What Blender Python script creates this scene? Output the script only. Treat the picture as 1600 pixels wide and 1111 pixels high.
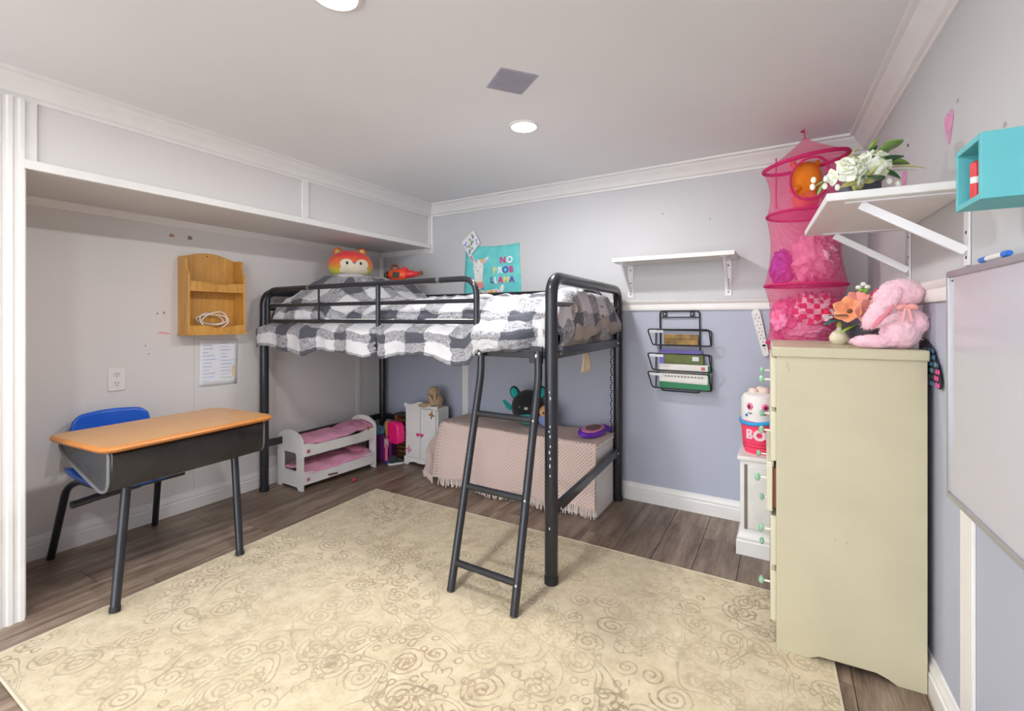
import bpy, bmesh, math, random
from mathutils import Vector, Matrix, noise
PI = math.pi
random.seed(7)
for o in list(bpy.data.objects): bpy.data.objects.remove(o, do_unlink=True)
SC = bpy.context.scene
COL = SC.collection

# ------------------------------------------------------------------ camera, light, exposure
H = 1.1                                   # eye height of the camera
YAW = math.radians(29.95)
cam_d = bpy.data.cameras.new('camera'); cam = bpy.data.objects.new('camera', cam_d); COL.objects.link(cam)
cam.location = (0, 0, H); cam.rotation_euler = (PI/2, 0, YAW)
cam_d.sensor_width = 36.0; cam_d.lens = 737/1600*36; cam_d.shift_y = -57.5/1600
cam_d.clip_start = 0.02; cam_d.clip_end = 50
SC.camera = cam
SC.view_settings.view_transform = 'Standard'; SC.view_settings.look = 'None'
SC.view_settings.gamma = 1.0; SC.view_settings.use_curve_mapping = False
SC.view_settings.exposure = 0.94
W_ = bpy.data.worlds.new('world'); SC.world = W_; W_.use_nodes = True
W_.node_tree.nodes['Background'].inputs[0].default_value = (0.88, 0.94, 1, 1)
W_.node_tree.nodes['Background'].inputs[1].default_value = 2.35
ZC = 1.985                                # ceiling height
POTS = [(-1.035, 1.905), (-1.06, 0.875), (-1.06, -0.16), (-1.06, -1.19)]
for i, (x, y) in enumerate(POTS):
    ld = bpy.data.lights.new('pot_light', 'AREA'); ld.shape = 'DISK'; ld.size = 0.11
    ld.energy = 6.6; ld.color = (0.985, 0.99, 1.0)
    lo = bpy.data.objects.new('pot_light', ld); COL.objects.link(lo); lo.location = (x, y, ZC-0.012)

# ------------------------------------------------------------------ helpers
def lin(h):
    h = h.lstrip('#'); c = [int(h[i:i+2], 16)/255 for i in (0, 2, 4)]
    return tuple((v/12.92 if v <= .04045 else ((v+.055)/1.055)**2.4) for v in c) + (1,)

class NT:
    def __init__(s, name):
        s.m = bpy.data.materials.new(name); s.m.use_nodes = True
        s.t = s.m.node_tree; s.b = s.t.nodes['Principled BSDF']
    def n(s, typ, **kw):
        nd = s.t.nodes.new(typ)
        for k, v in kw.items(): setattr(nd, k, v)
        return nd
    def l(s, a, b): s.t.links.new(a, b)
    def val(s, sock, v):
        if hasattr(v, 'is_linked') or isinstance(v, bpy.types.NodeSocket): s.l(v, sock)
        else: sock.default_value = v
    def math(s, op, a, b=0.0, c=0.0):
        nd = s.n('ShaderNodeMath', operation=op)
        s.val(nd.inputs[0], a); s.val(nd.inputs[1], b); s.val(nd.inputs[2], c)
        return nd.outputs[0]
    def mix(s, f, a, b, typ='MIX'):
        nd = s.n('ShaderNodeMix', data_type='RGBA', blend_type=typ)
        s.val(nd.inputs[0], f); s.val(nd.inputs[6], a); s.val(nd.inputs[7], b)
        return nd.outputs[2]
    def ramp(s, f, stops):
        nd = s.n('ShaderNodeValToRGB'); s.l(f, nd.inputs[0]); e = nd.color_ramp.elements
        while len(e) < len(stops): e.new(0.5)
        for el, (p, c) in zip(e, stops): el.position = p; el.color = c
        return nd.outputs[0]
    def coord(s, kind='Object', scale=(1, 1, 1)):
        tc = s.n('ShaderNodeTexCoord'); mp = s.n('ShaderNodeMapping'); s.l(tc.outputs[kind], mp.inputs[0])
        mp.inputs['Scale'].default_value = scale
        return mp.outputs[0]
    def noise(s, vec, scale, detail=3, rough=.5):
        nd = s.n('ShaderNodeTexNoise'); s.l(vec, nd.inputs['Vector'])
        nd.inputs['Scale'].default_value = scale; nd.inputs['Detail'].default_value = detail; nd.inputs['Roughness'].default_value = rough
        return nd.outputs['Fac']
    def bump(s, h, strength=.3, dist=.002):
        nd = s.n('ShaderNodeBump'); nd.inputs['Strength'].default_value = strength; nd.inputs['Distance'].default_value = dist
        s.l(h, nd.inputs['Height']); s.l(nd.outputs[0], s.b.inputs['Normal'])

MC = {}
def mat(name, col, rough=.5, metal=0., var=.06, nscale=14, bump=0., bscale=200, sheen=0., coat=0., trans=0., alpha=1.):
    if name in MC: return MC[name]
    t = NT(name); b = t.b; c = lin(col)
    b.inputs['Roughness'].default_value = rough; b.inputs['Metallic'].default_value = metal
    v = t.coord()
    f = t.noise(v, nscale)
    dark = tuple(x*(1-var) for x in c[:3])+(1,); light = tuple(min(1, x*(1+var)) for x in c[:3])+(1,)
    t.l(t.ramp(f, [(.3, dark), (.7, light)]), b.inputs['Base Color'])
    if bump: t.bump(t.noise(v, bscale, 2), bump, .002)
    if sheen: b.inputs['Sheen Weight'].default_value = sheen; b.inputs['Sheen Roughness'].default_value = .6
    if coat: b.inputs['Coat Weight'].default_value = coat
    if trans: b.inputs['Transmission Weight'].default_value = trans
    if alpha < 1: b.inputs['Alpha'].default_value = alpha
    MC[name] = t.m
    return t.m

WM = {}                                    # world matrices of roots and parts
class MB:
    def __init__(s): s.v = []; s.f = []; s.uv = []; s.mi = []
    def add(s, vs, fs, mi=0):
        o = len(s.v); s.v += [Vector(v) for v in vs]
        for f in fs: s.f.append(tuple(i+o for i in f)); s.mi.append(mi)
        return s
    def box(s, lo, hi, mi=0):
        x0, y0, z0 = lo; x1, y1, z1 = hi
        return s.add([(x0,y0,z0),(x1,y0,z0),(x1,y1,z0),(x0,y1,z0),(x0,y0,z1),(x1,y0,z1),(x1,y1,z1),(x0,y1,z1)],
                     [(0,3,2,1),(4,5,6,7),(0,1,5,4),(1,2,6,5),(2,3,7,6),(3,0,4,7)], mi)
    def hexa(s, bot, top, mi=0):
        n = len(bot)
        return s.add(list(bot)+list(top), [tuple(range(n-1,-1,-1)), tuple(range(n,2*n))]+[(i,(i+1)%n,n+(i+1)%n,n+i) for i in range(n)], mi)
    def quadbox(s, q, z0, z1, mi=0):      # vertical prism over a plan polygon
        return s.hexa([(x,y,z0) for x,y in q], [(x,y,z1) for x,y in q], mi)
    def ext(s, poly, d, mi=0):            # extrude a 3-D polygon by vector d
        d = Vector(d); return s.hexa(poly, [Vector(p)+d for p in poly], mi)
    def bar(s, a, b, w, h, up=(0,0,1), mi=0):
        a, b = Vector(a), Vector(b); t = (b-a).normalized(); up = Vector(up)
        x = t.cross(up); x = x.normalized() if x.length > 1e-5 else Vector((1,0,0)); y = x.cross(t)
        c = [x*w/2*i+y*h/2*j for i, j in ((-1,-1),(1,-1),(1,1),(-1,1))]
        return s.hexa([a+k for k in c], [b+k for k in c], mi)
    def tube(s, path, r, seg=8, closed=False, mi=0):
        P = [Vector(p) for p in path]; n = len(P)
        R = r if isinstance(r, (list, tuple)) else [r]*n
        T = []
        for i in range(n):
            a = P[(i-1) % n] if (closed or i > 0) else P[i]; b = P[(i+1) % n] if (closed or i < n-1) else P[i]
            T.append((b-a).normalized() if (b-a).length > 1e-9 else Vector((0,0,1)))
        u = T[0].orthogonal().normalized(); vs = []
        for i in range(n):
            u = (u-T[i]*u.dot(T[i])); u = u.normalized() if u.length > 1e-6 else T[i].orthogonal().normalized()
            w = T[i].cross(u)
            for k in range(seg):
                a = 2*PI*k/seg; vs.append(P[i]+(u*math.cos(a)+w*math.sin(a))*R[i])
        fs = []
        for i in range(n if closed else n-1):
            j = (i+1) % n
            for k in range(seg): fs.append((i*seg+k, i*seg+(k+1)%seg, j*seg+(k+1)%seg, j*seg+k))
        if not closed: fs += [tuple(range(seg-1,-1,-1)), tuple((n-1)*seg+k for k in range(seg))]
        return s.add(vs, fs, mi)
    def ell(s, c, r, rot=None, seg=16, rings=10, mi=0):
        c = Vector(c); r = (r,)*3 if not isinstance(r, (list, tuple)) else r
        M = rot.to_3x3() if rot else Matrix.Identity(3); vs = [c+M@Vector((0,0,-r[2]))]
        for i in range(1, rings):
            ph = -PI/2+PI*i/rings
            for k in range(seg):
                a = 2*PI*k/seg; vs.append(c+M@Vector((r[0]*math.cos(ph)*math.cos(a), r[1]*math.cos(ph)*math.sin(a), r[2]*math.sin(ph))))
        vs.append(c+M@Vector((0,0,r[2]))); fs = [(0, 1+(k+1)%seg, 1+k) for k in range(seg)]
        for i in range(rings-2):
            for k in range(seg): a = 1+i*seg; fs.append((a+k, a+(k+1)%seg, a+seg+(k+1)%seg, a+seg+k))
        e = len(vs)-1; a = 1+(rings-2)*seg
        fs += [(a+k, a+(k+1)%seg, e) for k in range(seg)]
        return s.add(vs, fs, mi)
    def lathe(s, prof, c=(0,0,0), seg=24, rot=None, mi=0):
        c = Vector(c); M = rot.to_3x3() if rot else Matrix.Identity(3); vs = []; n = len(prof)
        for r, z in prof:
            for k in range(seg): a = 2*PI*k/seg; vs.append(c+M@Vector((r*math.cos(a), r*math.sin(a), z)))
        fs = []
        for i in range(n-1):
            for k in range(seg): fs.append((i*seg+k, i*seg+(k+1)%seg, (i+1)*seg+(k+1)%seg, (i+1)*seg+k))
        if prof[0][0] > 1e-4: fs.append(tuple(range(seg-1,-1,-1)))
        if prof[-1][0] > 1e-4: fs.append(tuple((n-1)*seg+k for k in range(seg)))
        return s.add(vs, fs, mi)
    def grid(s, fn, nu, nv, uvfn=None, mi=0):
        o = len(s.v); 
        for j in range(nv+1):
            for i in range(nu+1): s.v.append(Vector(fn(i/nu, j/nv)))
        for j in range(nv):
            for i in range(nu):
                a = o+j*(nu+1)+i; s.f.append((a, a+1, a+nu+2, a+nu+1)); s.mi.append(mi)
                if uvfn: s.uv.append([uvfn((i+p)/nu, (j+q)/nv) for p, q in ((0,0),(1,0),(1,1),(0,1))])
        return s
    def sweep(s, path, prof, side=1, miter=None, mi=0):
        # plan polyline swept with a profile of (offset to the inside, z)
        P = [Vector((x, y)) for x, y in path]; n = len(P); off = []
        for i in range(n):
            ds = []
            if i > 0: ds.append((P[i]-P[i-1]).normalized())
            if i < n-1: ds.append((P[i+1]-P[i]).normalized())
            if miter and miter[i]: ds.append(Vector(miter[i]).normalized())
            ns = [Vector((-d.y, d.x))*side for d in ds]
            m = sum(ns, Vector((0,0))); m /= max(.2, m.dot(ns[0])) ; off.append(m)
        vs = []; k = len(prof)
        for i in range(n):
            for o_, z in prof: q = P[i]+off[i]*o_; vs.append((q.x, q.y, z))
        fs = []
        for i in range(n-1):
            for j in range(k): fs.append((i*k+j, i*k+(j+1)%k, (i+1)*k+(j+1)%k, (i+1)*k+j))
        fs += [tuple(range(k)), tuple((n-1)*k+j for j in range(k-1,-1,-1))]
        return s.add(vs, fs, mi)
    def build(s, name, m, parent=None, smooth=True, bevel=0., sub=0, angle=38, tag=None, solid=0.):
        me = bpy.data.meshes.new(name)
        if parent is not None:
            Mw = WM[parent.name]; inv = Mw.inverted(); vs = [inv@v for v in s.v]
        else:
            xs = [v.x for v in s.v]; ys = [v.y for v in s.v]; zs = [v.z for v in s.v]
            L = Vector(((min(xs)+max(xs))/2, (min(ys)+max(ys))/2, min(zs))); Mw = Matrix.Translation(L)
            vs = [v-L for v in s.v]
        me.from_pydata(vs, [], s.f)
        if s.uv and len(s.uv) == len(s.f):
            ul = me.uv_layers.new(name='UVMap'); i = 0
            for fu in s.uv:
                for q in fu: ul.data[i].uv = q; i += 1
        for mm in (m if isinstance(m, (list, tuple)) else [m]): me.materials.append(mm)
        if isinstance(m, (list, tuple)):
            for p, i in zip(me.polygons, s.mi): p.material_index = i
        bm = bmesh.new(); bm.from_mesh(me); bmesh.ops.recalc_face_normals(bm, faces=bm.faces); bm.to_mesh(me); bm.free()
        if smooth:
            for p in me.polygons: p.use_smooth = True
            me.set_sharp_from_angle(angle=math.radians(angle))
        o = bpy.data.objects.new(name, me); COL.objects.link(o)
        if parent is not None: o.parent = parent
        else: o.location = Mw.translation
        WM[o.name] = Mw
        if solid:
            md = o.modifiers.new('solid', 'SOLIDIFY'); md.thickness = solid; md.offset = 0
        if bevel:
            md = o.modifiers.new('bevel', 'BEVEL'); md.width = bevel; md.segments = 2; md.limit_method = 'ANGLE'; md.angle_limit = math.radians(40)
        if sub:
            md = o.modifiers.new('sub', 'SUBSURF'); md.levels = sub; md.render_levels = sub
        if tag: tg(o, *tag)
        return o
def tg(o, label, cat, group=None):
    o['label'] = label; o['category'] = cat
    if group: o['group'] = group
    return o
def thing(name, label, cat, loc=(0,0,0), rotz=0., group=None):
    o = bpy.data.objects.new(name, None); COL.objects.link(o); o.empty_display_size = .05
    o.location = loc; o.rotation_euler = (0, 0, rotz)
    WM[o.name] = Matrix.Translation(Vector(loc)) @ Matrix.Rotation(rotz, 4, 'Z')
    return tg(o, label, cat, group)
def L2W(root): return WM[root.name]
class LB(MB):                              # builder whose shapes are given in the thing's own frame
    def build(s, name, m, parent, **k):
        s.v = [WM[parent.name]@v for v in s.v]; return MB.build(s, name, m, parent, **k)
def struct(o, label=None):
    o['kind'] = 'structure'
    if label: o['label'] = label
    return o
def stuff(o): o['kind'] = 'stuff'; return o
def arc(c, r, a0, a1, n, ax=0, ay=1):
    out = []
    for i in range(n+1):
        a = a0+(a1-a0)*i/n; p = list(c); p[ax] += r*math.cos(a); p[ay] += r*math.sin(a); out.append(tuple(p))
    return out
def bend(pts, r, n=5):                      # round the inner corners of a polyline
    P = [Vector(p) for p in pts]; out = [P[0]]
    for i in range(1, len(P)-1):
        a = (P[i-1]-P[i]); b = (P[i+1]-P[i]); k = min(r, a.length*.49, b.length*.49)
        p0 = P[i]+a.normalized()*k; p1 = P[i]+b.normalized()*k
        for j in range(n+1): t = j/n; out.append(p0*(1-t)**2+P[i]*2*t*(1-t)+p1*t*t)
    return out+[P[-1]]
def loopbend(pts, r, n=4):
    P = [Vector(p) for p in pts]; out = []; m = len(P)
    for i in range(m):
        a = (P[i-1]-P[i]); b = (P[(i+1)%m]-P[i]); k = min(r, a.length*.49, b.length*.49)
        p0 = P[i]+a.normalized()*k; p1 = P[i]+b.normalized()*k
        for j in range(n+1): t = j/n; out.append(p0*(1-t)**2+P[i]*2*t*(1-t)+p1*t*t)
    return out
def RX(a): return Matrix.Rotation(a, 4, 'X')
def RY(a): return Matrix.Rotation(a, 4, 'Y')
def RZ(a): return Matrix.Rotation(a, 4, 'Z')
def fuse(o, voxel=.006, disp=0., dscale=.03, smooth=4):   # one continuous skin over overlapping lumps
    md = o.modifiers.new('remesh', 'REMESH'); md.mode = 'VOXEL'; md.voxel_size = voxel; md.use_smooth_shade = True
    if smooth: ms = o.modifiers.new('smooth', 'SMOOTH'); ms.factor = .5; ms.iterations = smooth
    if disp:
        tx = bpy.data.textures.new('fuzz', 'CLOUDS'); tx.noise_scale = dscale
        mdp = o.modifiers.new('displace', 'DISPLACE'); mdp.texture = tx; mdp.strength = disp; mdp.texture_coords = 'LOCAL'
    return o
def fbm(x, y, z=0., o=3):
    return noise.fractal(Vector((x, y, z)), 1.0, 2.0, o)
def yb(x): return 2.847+(-.3-x)*.03        # back wall line
def xr(y): return .385+.03*(1.7-y)         # right wall line
XL = -2.971; XS = -2.42; YN = -1.8

# ------------------------------------------------------------------ shared materials
def wall_mat(name, up, low=None, zs=1.18):
    t = NT(name); b = t.b; b.inputs['Roughness'].default_value = .55
    g = t.n('ShaderNodeNewGeometry'); sx = t.n('ShaderNodeSeparateXYZ'); t.l(g.outputs['Position'], sx.inputs[0])
    def tone(c): 
        c = lin(c); f = t.noise(g.outputs['Position'], 2.2, 4)
        return t.ramp(f, [(.3, tuple(x*.965 for x in c[:3])+(1,)), (.7, c)])
    c = tone(up)
    if low: c = t.mix(t.math('LESS_THAN', sx.outputs[2], zs), c, tone(low))
    t.l(c, b.inputs['Base Color']); t.bump(t.noise(g.outputs['Position'], 160, 3), .12, .001)
    return t.m
M_wallL = wall_mat('warm_grey_wall_paint', '#dedad8')
M_wallB = wall_mat('two_tone_wall_paint', '#cbcacb', '#b2b6c5')
M_ceil = wall_mat('ceiling_paint', '#ebe9e9')
M_trim = mat('white_trim_paint', '#e9e6e3', .35, var=.02)
M_white = mat('white_painted_wood', '#e8e6e3', .4, var=.03)
M_whmetal = mat('white_bracket_metal', '#eceaec', .35, var=.02)
M_black = mat('black_tube_metal', '#2b2c31', .32, .35, var=.12, coat=.3)
M_bolt = mat('bright_bolt_steel', '#c8c8cc', .3, .9)
M_dark = mat('dark_gap', '#1a1817', .8)

# ------------------------------------------------------------------ the room
CL = (XL, yb(XL)); CR = (xr(2.83), yb(.35))
RN = (xr(YN), YN)
struct(MB().quadbox([(XL-.1, YN-.1), (RN[0]+.1, YN-.1), (CR[0]+.15, CR[1]+.1), (XL-.1, CL[1]+.1)], ZC, ZC+.05).build('ceiling', M_ceil), 'off white painted ceiling')
struct(MB().quadbox([CL, CR, (CR[0]+.1, CR[1]+.1), (CL[0]-.1, CL[1]+.1)], -.05, ZC).build('wall_back', M_wallB), 'back wall, pale grey above the rail and lavender grey below')
struct(MB().quadbox([CR, RN, (RN[0]+.1, RN[1]), (CR[0]+.1, CR[1]+.1)], -.05, ZC).build('wall_right', M_wallB), 'right wall, pale grey above the rail and lavender grey below')
struct(MB().quadbox([CL, (XL, .5), (XL-.1, .5), (XL-.1, CL[1]+.1)], -.05, ZC).build('wall_left', M_wallL), 'warm grey left wall of the alcove')
struct(MB().box((XL-.05, YN, -.05), (XS, .602, ZC)).build('wall_left_near', M_wallL), 'wall stub beside the alcove')
# no wall behind the viewer: left out so added world light fills the room
# bulkhead above the alcove
ys_ = yb(XS)
sof = struct(MB().quadbox([(XL, .602), (XS, .602), (XS, ys_), (XL, CL[1])], 1.654, ZC).build('wall_bulkhead', M_wallL), 'grey boxed bulkhead over the alcove')
tr = 0
def trim(mb, label=None, bevel=.002, m=None):
    global tr; tr += 1
    return struct(mb.build('trim_%d' % tr, m or M_trim, bevel=bevel), label)
trim(MB().box((XS-.002, .602, 1.650), (XS+.02, ys_-.001, 1.684)), 'white lip along the bottom of the bulkhead')
for y0, y1 in ((.603, .640), (1.757, 1.799), (ys_-.032, ys_)):
    trim(MB().box((XS, y0, 1.68), (XS+.010, y1, 1.93)), 'white batten on the bulkhead')
trim(MB().quadbox([(XS-.005, ys_-.012), (XS+.03, ys_-.012), (XS+.03, ys_), (XS-.005, ys_)], 1.61, 1.93), 'white strip closing the bulkhead at the back wall')
# crown moulding
def crown(z): 
    return [(0, z-.085), (.008, z-.085), (.010, z-.074), (.022, z-.068), (.026, z-.058), (.045, z-.036), (.058, z-.026), (.062, z-.014), (.078, z-.010), (.080, z), (0, z)]
S1, S2, S3, S4 = (XS, YN), (XS, ys_), CR, RN
dB = (S3[0]-S2[0], S3[1]-S2[1]); dL = (0, 1); dR = (S4[0]-S3[0], S4[1]-S3[1])
trim(MB().sweep([S1, S2], crown(ZC), -1, [None, dB]), 'crown moulding over the bulkhead', 0)
trim(MB().sweep([S2, S3], crown(ZC), -1, [dL, dR]), 'crown moulding on the back wall', 0)
trim(MB().sweep([S3, S4], crown(ZC), -1, [dB, None]), 'crown moulding on the right wall', 0)
# small moulding under the bulkhead
def small(z): return [(0, z-.036), (.006, z-.036), (.010, z-.024), (.018, z-.016), (.022, z), (0, z)]
trim(MB().sweep([(XL, .602), CL], small(1.654), -1, [None, dB]), 'small moulding under the bulkhead on the left wall', 0)
trim(MB().sweep([CL, S2], small(1.654), -1, [dL, None]), 'small moulding under the bulkhead on the back wall', 0)
trim(MB().quadbox([(XL, CL[1]-.03), (XL+.012, CL[1]-.03), (XL+.03, CL[1]-.012), (XL+.03, CL[1]), (XL, CL[1])], .1, 1.62), 'narrow corner bead')
trim(MB().box((XL, 2.655, .1), (XL+.006, 2.70, 1.62)), 'batten on the left wall', m=M_wallL)
# chair rail
def rail(z): return [(0, z), (.010, z), (.014, z+.012), (.012, z+.02), (.012, z+.036), (.020, z+.044), (.024, z+.056), (.016, z+.062), (0, z+.062)]
trim(MB().sweep([CL, CR], rail(1.149), -1, [None, dR]), 'white chair rail on the back wall', 0)
trim(MB().sweep([CR, RN], rail(1.149), -1, [dB, None]), 'white chair rail on the right wall', 0)
# battens on the lower walls
def bat_back(x0, x1): trim(MB().quadbox([(x0, yb(x0)-.008), (x1, yb(x1)-.008), (x1, yb(x1)), (x0, yb(x0))], .09, 1.15), 'white vertical batten on the back wall')
bat_back(-2.10, -2.045)
def bat_right(y0, y1): trim(MB().quadbox([(xr(y0)-.008, y0), (xr(y0), y0), (xr(y1), y1), (xr(y1)-.008, y1)], .09, 1.15), 'white vertical batten on the right wall')
bat_right(1.50, 1.578); bat_right(.25, .33)
# baseboards
BASE = [(0, 0), (.016, 0), (.016, .062), (.011, .068), (.013, .074), (.013, .082), (.007, .090), (.006, .104), (0, .106)]
struct(MB().sweep([(XL, .602), CL], BASE, -1, [None, dB]).build('baseboard_left', M_trim), 'white baseboard on the left wall')
struct(MB().sweep([CL, CR], BASE, -1, [dL, dR]).build('baseboard_back', M_trim), 'white baseboard on the back wall')
struct(MB().sweep([CR, RN], BASE, -1, [dB, None]).build('baseboard_right', M_trim), 'white baseboard on the right wall')
struct(MB().sweep([(XS, YN), (XS, .49)], BASE, -1).build('baseboard_near', M_trim))
# fluted casing beside the alcove
cas = [(0, 0), (.02, 0), (.02, .012), (.014, .017), (.014, .026), (.02, .031), (.02, .043), (.014, .048), (.014, .057), (.02, .062), (.02, .074), (.014, .079), (.014, .088), (.02, .093), (.02, .108), (0, .108)]
mb = MB(); mb.hexa([(XS+a, .604-b, 0) for a, b in cas], [(XS+a, .604-b, 1.90) for a, b in cas]); trim(mb, 'white fluted door casing at the alcove edge', 0)
trim(MB().box((XL+.0, .602, 0), (XS+.004, .612, 1.654)), 'casing return inside the alcove')

# floor of planks
def plank_mat():
    t = NT('grey_brown_vinyl_plank'); oi = t.n('ShaderNodeObjectInfo'); v = t.coord('Object', (9, .9, 1))
    add = t.n('ShaderNodeVectorMath', operation='ADD'); t.l(v, add.inputs[0])
    cm = t.n('ShaderNodeCombineXYZ'); t.l(t.math('MULTIPLY', oi.outputs['Random'], 37.), cm.inputs[0]); t.l(t.math('MULTIPLY', oi.outputs['Random'], 91.), cm.inputs[1]); t.l(cm.outputs[0], add.inputs[1])
    f1 = t.noise(add.outputs[0], 2.2, 5, .62); f2 = t.noise(add.outputs[0], 16, 3)
    f = t.math('ADD', t.math('MULTIPLY', f1, .75), t.math('MULTIPLY', f2, .25))
    c = t.ramp(f, [(.30, lin('#4a3e36')), (.47, lin('#7a6a5e')), (.60, lin('#96877a')), (.75, lin('#a99c8f'))])
    br = t.math('ADD', t.math('MULTIPLY', oi.outputs['Random'], .34), .84)
    hs = t.n('ShaderNodeHueSaturation'); t.l(c, hs.inputs['Color']); t.l(br, hs.inputs['Value']); hs.inputs['Saturation'].default_value = 1.2
    t.l(hs.outputs[0], t.b.inputs['Base Color']); t.b.inputs['Roughness'].default_value = .42; t.bump(f2, .15, .001)
    return t.m
M_plank = plank_mat()
floor = struct(MB().quadbox([(XL-.1, YN-.1), (RN[0]+.1, YN-.1), (CR[0]+.15, CR[1]+.1), (XL-.1, CL[1]+.1)], -.06, -.004).build('floor', M_dark), 'grey brown wood look plank floor')
PW, PL = .178, 1.22
pm = None; x = XL-.05; k = 0
while x < .5:
    y = YN-.3-random.random()*1.1
    while y < 2.95:
        if y+PL > YN:
            y1 = min(y+PL, 2.96)
            if abs(y1-y-PL) < 1e-6:
                if pm is None:
                    pm = LB().hexa([(0,0,-.004),(PW-.0012,0,-.004),(PW-.0012,PL-.0016,-.004),(0,PL-.0016,-.004)], [(.0008,.0008,0),(PW-.002,.0008,0),(PW-.002,PL-.0024,0),(.0008,PL-.0024,0)])
                    o = pm.build('plank', M_plank, floor, smooth=False); pmesh = o.data
                else:
                    o = bpy.data.objects.new('plank', pmesh); COL.objects.link(o); o.parent = floor
            else:
                l = y1-y
                o = LB().hexa([(0,0,-.004),(PW-.0012,0,-.004),(PW-.0012,l-.0016,-.004),(0,l-.0016,-.004)], [(.0008,.0008,0),(PW-.002,.0008,0),(PW-.002,l-.0024,0),(.0008,l-.0024,0)]).build('plank', M_plank, floor, smooth=False)
            fl = WM[floor.name].translation
            o.location = (x-fl.x, y-fl.y, 0-fl.z); 
        y += PL
    x += PW

# ------------------------------------------------------------------ ceiling fittings
em = NT('lamp_disc'); em.b.inputs['Base Color'].default_value = (1,1,1,1); em.b.inputs['Emission Color'].default_value = (1, .99, .98, 1); em.b.inputs['Emission Strength'].default_value = 14
nm = ['round recessed ceiling light glowing above the loft bed ladder', 'round recessed ceiling light at the top edge of the picture', 'round recessed ceiling light above the viewer', 'round recessed ceiling light behind the viewer']
for i, (x, y) in enumerate(POTS):
    t = thing('recessed_light', nm[i], 'ceiling light', (x, y, ZC), group='recessed ceiling lights')
    MB().lathe([(.056,0),(.071,0),(.071,-.004),(.066,-.007),(.058,-.007),(.055,-.004)], (x,y,ZC), 32).build('trim_ring', M_trim, t)
    MB().lathe([(0,-.004),(.056,-.004),(.056,-.001)], (x,y,ZC), 32).build('lens', em.m, t)
# square of mesh tape on the ceiling
def mesh_mat(name, col, gap, per=.006, w=.45, kind='UV', alpha_min=.25):
    t = NT(name); v = t.coord(kind); sx = t.n('ShaderNodeSeparateXYZ'); t.l(v, sx.inputs[0])
    a = t.math('LESS_THAN', t.math('FRACT', t.math('DIVIDE', sx.outputs[0], per)), w); b = t.math('LESS_THAN', t.math('FRACT', t.math('DIVIDE', sx.outputs[1], per)), w)
    f = t.math('MAXIMUM', a, b); t.b.inputs['Base Color'].default_value = lin(col); t.b.inputs['Roughness'].default_value = .6
    t.l(t.math('ADD', t.math('MULTIPLY', f, 1-alpha_min), alpha_min), t.b.inputs['Alpha'])
    return t.m
q = [(-.985, 1.512), (-.862, 1.418), (-.770, 1.533), (-.897, 1.63)]
pt = MB().quadbox(q, ZC-.0022, ZC-.0002).build('mesh_patch', mat('mesh_patch_grey', '#b6b3bf', .8, var=.1, nscale=120), smooth=False)
tg(pt, 'diamond of bluish grey mesh taped to the ceiling beside the light', 'ceiling patch')
for i in range(1, 12):
    a = [Vector(q[0]).lerp(Vector(q[3]), i/12), Vector(q[1]).lerp(Vector(q[2]), i/12)]; b = [Vector(q[0]).lerp(Vector(q[1]), i/12), Vector(q[3]).lerp(Vector(q[2]), i/12)]
    if i == 1: mb = MB()
    for p in (a, b): mb.bar((p[0].x,p[0].y,ZC-.003), (p[1].x,p[1].y,ZC-.003), .003, .0012)
stuff(mb.build('mesh_threads', mat('mesh_thread', '#a19fae', .8), pt, smooth=False))

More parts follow.
